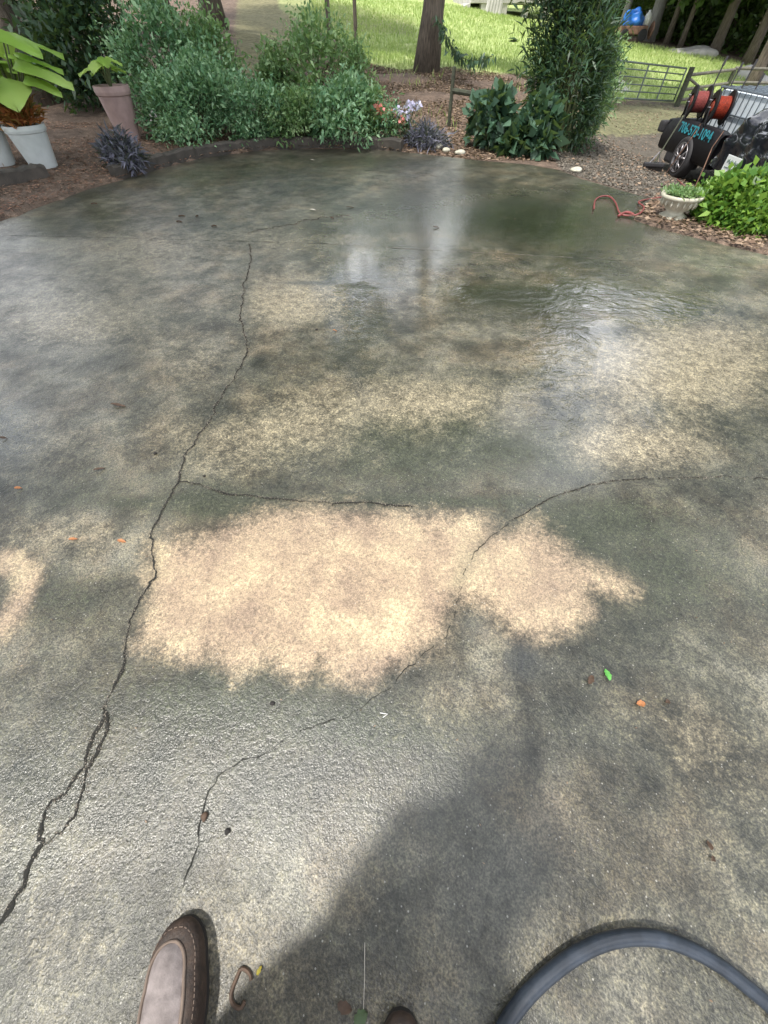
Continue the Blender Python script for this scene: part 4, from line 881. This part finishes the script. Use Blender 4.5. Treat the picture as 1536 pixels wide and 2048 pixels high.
# red hose on the slab and gravel
def gpt(px,py,dz): p=hit(px,py); return p+Vector((0,0,dz))
def catmull(P,k=8):
    out=[]
    for i in range(len(P)-1):
        p0=P[max(i-1,0)];p1=P[i];p2=P[i+1];p3=P[min(i+2,len(P)-1)]
        for j in range(k):
            t=j/k; out.append(.5*((2*p1)+(p2-p0)*t+(2*p0-5*p1+4*p2-p3)*t*t+(3*p1-p0-3*p2+p3)*t**3))
    out.append(P[-1]); return out
hp=[gpt(1352,362,.03),gpt(1372,385,.03),gpt(1378,395,.03),gpt(1345,398,.03),gpt(1305,403,.02),gpt(1283,405,.02),gpt(1274,412,.02),gpt(1284,424,.03),gpt(1276,434,.03),gpt(1258,436,.02),gpt(1238,432,.02),gpt(1228,412,.02),gpt(1216,400,.02),gpt(1200,398,.02),gpt(1188,408,.02),gpt(1185,426,.02)]
tag(MB().tube(catmull(hp),.0088,8).build('red_hose',REDH,loc=tuple(hp[10]),smooth=True),'red hose looping on the concrete beside the cream planter','hose')
hq=[gpt(1262,440,.03),gpt(1248,435,.03),gpt(1235,437,.02)]
tag(MB().tube(catmull(hq),.015,8).build('hose_nozzle',REDH,loc=tuple(hq[1]),smooth=True),'thick red hose end lying against the red loop','hose nozzle')

# ------------------------------------------------------------------ navy hose, foreground
hz=[W(985,2120,.017),W(1010,2052,.017),W(1060,1985,.018),W(1125,1928,.02),W(1185,1893,.022),W(1245,1876,.024),W(1310,1876,.025),W(1370,1893,.024),W(1435,1928,.022),W(1490,1970,.02),W(1545,2018,.018),W(1600,2090,.017),W(1640,2200,.017)]
c=Vector((.55,-1.05,.017)); hz+= [Vector((.95,-.95,.017)),Vector((.85,-1.3,.017)),Vector((.5,-1.5,.017)),Vector((.2,-1.3,.035)),Vector((.12,-.9,.017))]
tag(MB().tube(catmull(hz,10),.0165,14).build('garden_hose',NAVY,loc=tuple(hz[5]),smooth=True),'thick dark navy hose curving in an arc on the concrete at lower right','hose')

# ------------------------------------------------------------------ small things on the slab
def sleaf(px,py,L,ang,mat,label,name='fallen_leaf',wr=.5,z=.004):
    P=W(px,py,0); V=[];F=[]; nu,nv=8,5
    for i in range(nu):
        u=i/(nu-1); wv=L*wr*.5*math.sin(math.pi*(.06+.92*u))**.8
        for j in range(nv):
            v=j/(nv-1)*2-1; x=L*(u-.5); y=wv*v*(1+.22*math.sin(i*2.7+px)*(abs(v)>.9)); V.append((P.x+x*math.cos(ang)-y*math.sin(ang),P.y+x*math.sin(ang)+y*math.cos(ang),z+.004*abs(v)+.006*math.sin(u*3+1)))
    for i in range(nu-1):
        for j in range(nv-1): a=i*nv+j; F.append((a,a+1,a+nv+1,a+nv))
    o=make(name,V,F,mat,loc=tuple(P),smooth=True); tag(o,label,'leaf'); return o
LG=simple('green_leaf',(.12,.38,.08),(.08,.28,.05),30,.5); LO=simple('orange_leaf',(.50,.22,.08),(.26,.10,.04),60,.6); LY=simple('yellow_leaf',(.6,.5,.08),(.4,.33,.06),40,.6); LB=simple('brown_leaf',(.11,.065,.04),(.05,.03,.02),40,.7)
LP=simple('pale_leaf',(.6,.55,.48),(.45,.4,.34),40,.7); LDG=simple('dull_green_leaf',(.08,.14,.06),(.06,.08,.035),30,.6)
sleaf(1213,1350,.040,1.5,LG,'small bright green leaf right of the bleached patch'); sleaf(1280,1408,.034,.1,LO,'small orange leaf below the bright green leaf',wr=.6)
sleaf(245,1084,.034,-.1,LO,'orange leaf just left of the crack beside the bleached patch'); sleaf(148,1080,.03,.3,LO,'pale orange leaf second left of the crack'); sleaf(38,978,.026,.4,LO,'orange leaf bit near the left edge',wr=.7)
sleaf(8,878,.035,.2,LB,'dark reddish leaf at the left edge'); sleaf(200,940,.05,.5,LB,'dark brown leaf smear left of the crack fork',wr=.35); sleaf(237,812,.09,-.15,LB,'long dark curled leaf left of the main crack',wr=.25)
sleaf(520,1939,.014,1.2,LY,'tiny yellow leaf bit right of the shoe',wr=.6); sleaf(722,2032,.032,.3,LDG,'dull green leaf at the bottom edge in the shadow',wr=.8); sleaf(690,2012,.035,-.4,LB,'brown curled leaf touching the dull green leaf',wr=.6)
sleaf(670,663,.03,.1,LO,'faint orange leaf bit on the dry middle concrete',wr=.4); sleaf(872,456,.07,.1,LB,'dark leaf on the brown damp stain far back',wr=.5); sleaf(700,416,.09,.2,LB,'dark leaf on the far concrete right of the pale leaf',wr=.4)
sleaf(626,421,.07,.1,LP,'pale leaf on the far concrete',wr=.6); sleaf(625,321,.06,.1,LP,'pale leaf bit near the curved edging',wr=.6); sleaf(1180,1360,.04,.8,LB,'dark wet leaf left of the bright green leaf',wr=.5); sleaf(1333,1404,.022,.3,LB,'dark leaf bit right of the orange leaf',wr=.7)
sleaf(1415,1690,.02,1.3,LB,'upper brown leaf bit at the right of the foreground',wr=.7); sleaf(1422,1716,.018,.4,LB,'lower brown leaf bit at the right of the foreground',wr=.7)
def pebble(px,py,s,label,mat=SOLE,name='pebble',cat='pebble'):
    P=W(px,py,0); bm=bmesh.new(); bmesh.ops.create_icosphere(bm,subdivisions=2,radius=s)
    for v in bm.verts: v.co*=1+.2*math.sin(v.co.x*300+px)+.15*math.sin(v.co.y*260); v.co.z*=.6
    V=[tuple(v.co+P+Vector((0,0,s*.45))) for v in bm.verts]; F=[[v.index for v in f.verts] for f in bm.faces]; bm.free()
    tag(make(name,V,F,mat,loc=tuple(P),smooth=True),label,cat)
pebble(409,1634,.011,'dark acorn cap on the thin crack above the shoe',LB,'acorn_cap','acorn cap'); pebble(456,1664,.008,'dark round seed right of the acorn cap',SOLE,'seed','seed'); pebble(545,1408,.008,'dark round seed below the bleached patch',SOLE,'seed','seed')
pebble(311,908,.009,'dark seed left of the main crack',SOLE,'seed','seed'); pebble(408,953,.007,'small dark seed just above the crack fork',SOLE,'seed','seed'); pebble(633,660,.009,'dark bit beside the faint orange leaf bit',SOLE,'seed','seed')
for k,(px,py,lab) in enumerate([(363,432,'dark twig bit, left one on the far left concrete'),(394,432,'dark twig bit, middle one on the far left concrete'),(358,443,'dark twig bit below the left one'),(428,452,'dark twig bit above the joint'),(664,436,'dark twig bit right of the pale leaf'),(188,407,'dark twig bit near the left slab edge')]):
    P=W(px,py,.006); a=k*1.3; d=Vector((math.cos(a),.4*math.sin(a),0))*.035; tag(MB().tube([P-d,P+Vector((0,.006,.004)),P+d],.006,6).build('twig_bit',LB,loc=tuple(P)),lab,'twig','dark bits on the far concrete')
P=W(482,1976,.004); ring=[P+Vector((.020*math.cos(q)+.003*math.sin(3*q),.030*math.sin(q),0)) for q in np.linspace(.4,5.6,18)]; tag(MB().tube(ring,.0042,6).build('curled_stem',LB,loc=tuple(P)),'small curled brown stem ring on the concrete right of the shoe','stem')
P=W(768,1431,.003); tag(MB().tube([P+Vector((-.013,.008,0)),P+Vector((.012,.004,0)),P+Vector((-.004,-.006,0))],.0013,5).build('white_twig',WHITE,loc=tuple(P)),'tiny bent white twig below the bleached patch','twig')
P=W(728,1960,.002); tag(MB().tube([P+Vector((0,.06,0)),P+Vector((.001,0,0)),P+Vector((0,-.05,0))],.0007,4).build('pine_needle',LP,loc=tuple(P)),'thin pale straight needle in the dark shadow','needle')

n=900; P=np.c_[RNG.uniform(-4,4,n),RNG.uniform(-.5,8.5,n)]; P=P[inpoly(P,SLn)]; n=len(P)
Dd=np.c_[RNG.normal(size=(n,2)),np.zeros(n)]; sz=RNG.uniform(.003,.010,n)*(1+P[:,1]*.12)
V,F=leafarr(np.c_[P,np.full(n,.003)],Dd,sz,sz*.45,np.c_[RNG.normal(size=(n,2))*.3,np.ones(n)],0.); tag(make('leaf_crumbs',V,F,F_LIT),'tiny brown leaf crumbs and grit strewn over the concrete','debris',kind='stuff')
# ------------------------------------------------------------------ photographer
hd=W(330,2130); PE=thing('person',(-.22,-.5,0),'person standing in brown and grey slip on shoes at the bottom edge, holding a phone','person')
def shoe(toe, heel, wid):
    ax=(toe-heel); Ln=ax.length; d=ax.normalized(); s=Vector((d.y,-d.x,0))     # s points to the right of the foot
    M_=Matrix((( s.x,d.x,0,heel.x),(s.y,d.y,0,heel.y),(0,0,1,0),(0,0,0,1)))
    def half(u):  # outline half width of the sole
        return wid*.5*(max(0,math.sin(math.pi*min(1,.10+.86*u)))**.42*(.80+.20*math.sin(math.pi*(u-.15)))) if u<.72 else wid*.5*(1-((u-.72)/.285)**2.4)**.5*.905 if u<1.0 else 0
    us=[0,.02,.05,.1,.18,.28,.34,.40,.45,.49,.52,.55,.58,.61,.64,.67,.70,.74,.78,.82,.86,.90,.94,.97,.99,1.0]
    hs=[max(.004,half(u)) for u in us]; hs[0]=.25*wid*.6
    def cx(u): return .006*math.sin(math.pi*u)
    # sole
    m=MB(M_); V=[];F=[]; n=len(us)
    for z,k in ((0,.97),(.012,1.0),(.022,.985)):
        ring=[(cx(u)+h*k,Ln*u*1.0,z) for u,h in zip(us,hs)]+[(cx(u)-h*k,Ln*u,z) for u,h in zip(us[::-1],hs[::-1])]
        V+=ring
    c=2*n
    for r_ in range(2):
        for k in range(c): F.append((r_*c+k,r_*c+(k+1)%c,(r_+1)*c+(k+1)%c,(r_+1)*c+k))
    F.append(tuple(range(c))[::-1]); F.append(tuple(2*c+k for k in range(c))); m.add(V,F); shoe_o=m.build('shoe',SOLE,PE)
    # leather sides and toe: ring from sole to top line
    tops=[]; ht=lambda u:.085-.035*max(0,(u-.45)/.55)**1.3 if u>.45 else .085
    m=MB(M_); V=[];F=[]; rows=9; vampw=lambda u: .0
    for r_ in range(rows):
        t=r_/(rows-1); z=.020+ (1)*t
        ring=[]
        for sg,seq in ((1,list(zip(us,hs))),(-1,list(zip(us[::-1],hs[::-1])))):
            for u,h in seq:
                inset=1-.27*t**2.2; y=Ln*(u if u<.6 else .6+(u-.6)*(1-.30*t**2)); hh=h*(.99)*inset+.002*math.sin(math.pi*t)
                ring.append((cx(u)+sg*hh-.012*t**2*(wid/.115),y+ (0.012*t if u<.05 else 0),.02+(ht(u)-.02)*math.sin(t*math.pi/2)**.9))
        V+=ring
    for r_ in range(rows-1):
        for k in range(c): F.append((r_*c+k,r_*c+(k+1)%c,(r_+1)*c+(k+1)%c,(r_+1)*c+k))
    V_upper=list(V); m.add(V,F); m.build('upper',LEATH,shoe_o,smooth=True); top=V[(rows-1)*c:]
    # grey vamp plate inside the seam, domed
    half_=[(top[i],top[c-1-i]) for i in range(n)]; V=[];F=[]; nv=9
    for i,(a,b) in enumerate(half_):
        a=Vector(a);b=Vector(b)
        for j in range(nv):
            v=j/(nv-1); p=a.lerp(b,v); e=4*v*(1-v); p.z+=.016*e*min(1,(n-1-i)/4) - .0*us[i]; p.z-=.004*e*math.exp(-((us[i]-.62-.05*v)/.018)**2)+.003*e*math.exp(-((us[i]-.53+.04*v)/.02)**2); V.append(tuple(p))
    for i in range(n-1):
        if us[i+1]<.30: continue
        for j in range(nv-1): a=i*nv+j; F.append((a,a+1,a+nv+1,a+nv))
    MB(M_).add(V,F).build('vamp',GREYL,shoe_o,smooth=True)
    sti=MB(M_); rr_=V_upper[5*c:6*c]; rr2=V_upper[6*c:7*c]
    for k in range(c):
        if us[k if k<n else c-1-k]<.3: continue
        a_,b_=Vector(rr_[k]),Vector(rr_[(k+1)%c]); o_=Vector((0,0,.0012)); sti.tube([a_.lerp(b_,.15)+o_,a_.lerp(b_,.75)+o_],.0011,4)
    sti.build('stitching',PIPE,shoe_o)
    k0=[i for i,u in enumerate(us) if u>=.28][0]
    line=[Vector(p) for p in top[k0:c-k0]]; MB(M_).tube([p+Vector((0,0,.002)) for p in line],.0038,6).build('seam_piping',PIPE,shoe_o,smooth=True)
    return M_, Ln
toeL=Vector((-.503,-.205,0)); heelL=Vector((-.44,-.495,0)); shoe(toeL,heelL,.125)
toeR=Vector((.04,-.352,0)); heelR=Vector((.02,-.65,0)); shoe(toeR,heelR,.115)
def skin(name, nodes, edges, mat, parent, sub=2):
    me=bpy.data.meshes.new(name); off=rootloc(PE); me.from_pydata([tuple(Vector(p)-off) for p,_ in nodes],edges,[]); me.update()
    o=bpy.data.objects.new(name,me); COL.objects.link(o); md=o.modifiers.new('s','SKIN'); md.use_smooth_shade=True; me.skin_vertices
    for i,(p,r_) in enumerate(nodes): me.skin_vertices[0].data[i].radius=(r_ if isinstance(r_,tuple) else (r_,r_))
    me.skin_vertices[0].data[0].use_root=True
    sb=o.modifiers.new('u','SUBSURF'); sb.levels=sub; sb.render_levels=sub; bpy.context.view_layer.update()
    m2=bpy.data.meshes.new_from_object(o.evaluated_get(bpy.context.evaluated_depsgraph_get())); bpy.data.objects.remove(o); m2.materials.clear(); m2.materials.append(mat)
    o=bpy.data.objects.new(name,m2); COL.objects.link(o); o.parent=parent; return o
cx_,cy_=-.25,-.60
B=[((cx_,cy_,.95),.15),((cx_,cy_,1.12),.135),((cx_,cy_+.01,1.30),.155),((cx_,cy_+.02,1.43),.12),((cx_,cy_+.05,1.52),.055),((cx_,cy_+.08,1.60),.075),((cx_,cy_+.10,1.68),.088),((cx_,cy_+.10,1.75),.06),
   ((cx_-.19,cy_+.02,1.42),.058),((cx_-.23,cy_-.02,1.14),.044),((cx_-.08,cy_+.17,1.08),.032),((cx_+.0,cy_+.20,1.10),.024),
   ((cx_+.19,cy_+.02,1.42),.058),((cx_+.27,cy_+.10,1.18),.044),((cx_+.27,cy_+.40,1.30),.032),((cx_+.25,cy_+.53,1.36),.024),
   ((cx_-.10,cy_,.88),.095),((cx_-.19,cy_+.05,.50),.062),((-.445,-.47,.10),.042),((-.46,-.40,.06),.036),
   ((cx_+.10,cy_,.88),.095),((cx_+.17,cy_+.04,.50),.062),((.02,-.63,.10),.042),((.03,-.55,.06),.036)]
E=[(0,1),(1,2),(2,3),(3,4),(4,5),(5,6),(6,7),(3,8),(8,9),(9,10),(10,11),(3,12),(12,13),(13,14),(14,15),(0,16),(16,17),(17,18),(18,19),(0,20),(20,21),(21,22),(22,23)]
body=skin('body',B,E,SKIN,PE)
skin('shirt',[((cx_,cy_,.93),(.20,.15)),((cx_,cy_,1.12),(.20,.15)),((cx_,cy_+.01,1.30),(.22,.16)),((cx_,cy_+.02,1.44),.13),((cx_-.20,cy_+.02,1.42),.072),((cx_-.235,cy_-.01,1.22),.062),((cx_+.20,cy_+.02,1.42),.072),((cx_+.26,cy_+.07,1.25),.062)],[(0,1),(1,2),(2,3),(3,4),(4,5),(3,6),(6,7)],SHIRT,PE)
skin('trousers',[((cx_,cy_,.98),.16),((cx_-.10,cy_,.86),.115),((cx_-.19,cy_+.05,.50),.085),((-.44,-.52,.14),.066),((cx_+.10,cy_,.86),.115),((cx_+.17,cy_+.03,.50),.085),((.02,-.66,.14),.066)],[(0,1),(1,2),(2,3),(0,4),(4,5),(5,6)],CLOTH,PE)
skin('hair',[((cx_,cy_+.05,1.63),.085),((cx_,cy_+.07,1.72),.097),((cx_,cy_+.09,1.78),.07)],[(0,1),(1,2)],HAIRM,PE)
# fingers round the phone
vd=Vector((0,cp,-sp)); upc=Vector((0,sp,cp)); pc=Vector((0,0,CH))-vd*.02-upc*.055
wr=Vector(B[15][0]); base=pc+Vector((.055,0,0))-vd*.02-upc*.02
hand=skin('hand',[(tuple(wr),.026),(tuple(wr.lerp(base,.6)),.028),(tuple(base+Vector((.01,0,0))),.022)],[(0,1),(1,2)],SKIN,PE)
for k in range(4):
    f0=base+upc*(.03-.02*k)
    skin('finger',[(tuple(f0),.009),(tuple(f0+Vector((-.005,0,0))+upc*.005),.0085),(tuple(f0-Vector((.025,0,0))-vd*.012),.0075)],[(0,1),(1,2)],SKIN,hand,1)
skin('thumb',[(tuple(base-upc*.03),.011),(tuple(base-upc*.005-vd*.02-Vector((.01,0,0))),.01),(tuple(base+upc*.02-vd*.012-Vector((.02,0,0))),.009)],[(0,1),(1,2)],SKIN,hand,1)
wl_=Vector(B[11][0]); hand=skin('hand',[(tuple(wl_),.026),(tuple(wl_+Vector((.04,.01,.005))),.03),(tuple(wl_+Vector((.075,.0,.0))),.026)],[(0,1),(1,2)],SKIN,PE)
for k in range(4):
    f0=wl_+Vector((.08,.012-.004*k,.028-.018*k)); l=(.06,.068,.064,.05)[k]
    skin('finger',[(tuple(f0),.009),(tuple(f0+Vector((l*.5,-.012,-.004))),.0085),(tuple(f0+Vector((l*.85,-.035,-.012))),.007)],[(0,1),(1,2)],SKIN,hand,1)
skin('thumb',[(tuple(wl_+Vector((.03,.01,.03))),.012),(tuple(wl_+Vector((.055,.0,.05))),.0105),(tuple(wl_+Vector((.085,-.012,.055))),.009)],[(0,1),(1,2)],SKIN,hand,1)
Mp=Matrix.Translation(pc)@Matrix(((1,0,0,0),(0,upc.y,vd.y,0),(0,upc.z,vd.z,0),(0,0,0,1)))
tag(MB(Mp).box((0,0,0),(.074,.15,.009),bev=.003).build('phone',BLK,loc=tuple(pc)),'black phone held out by the person above the slab','phone')
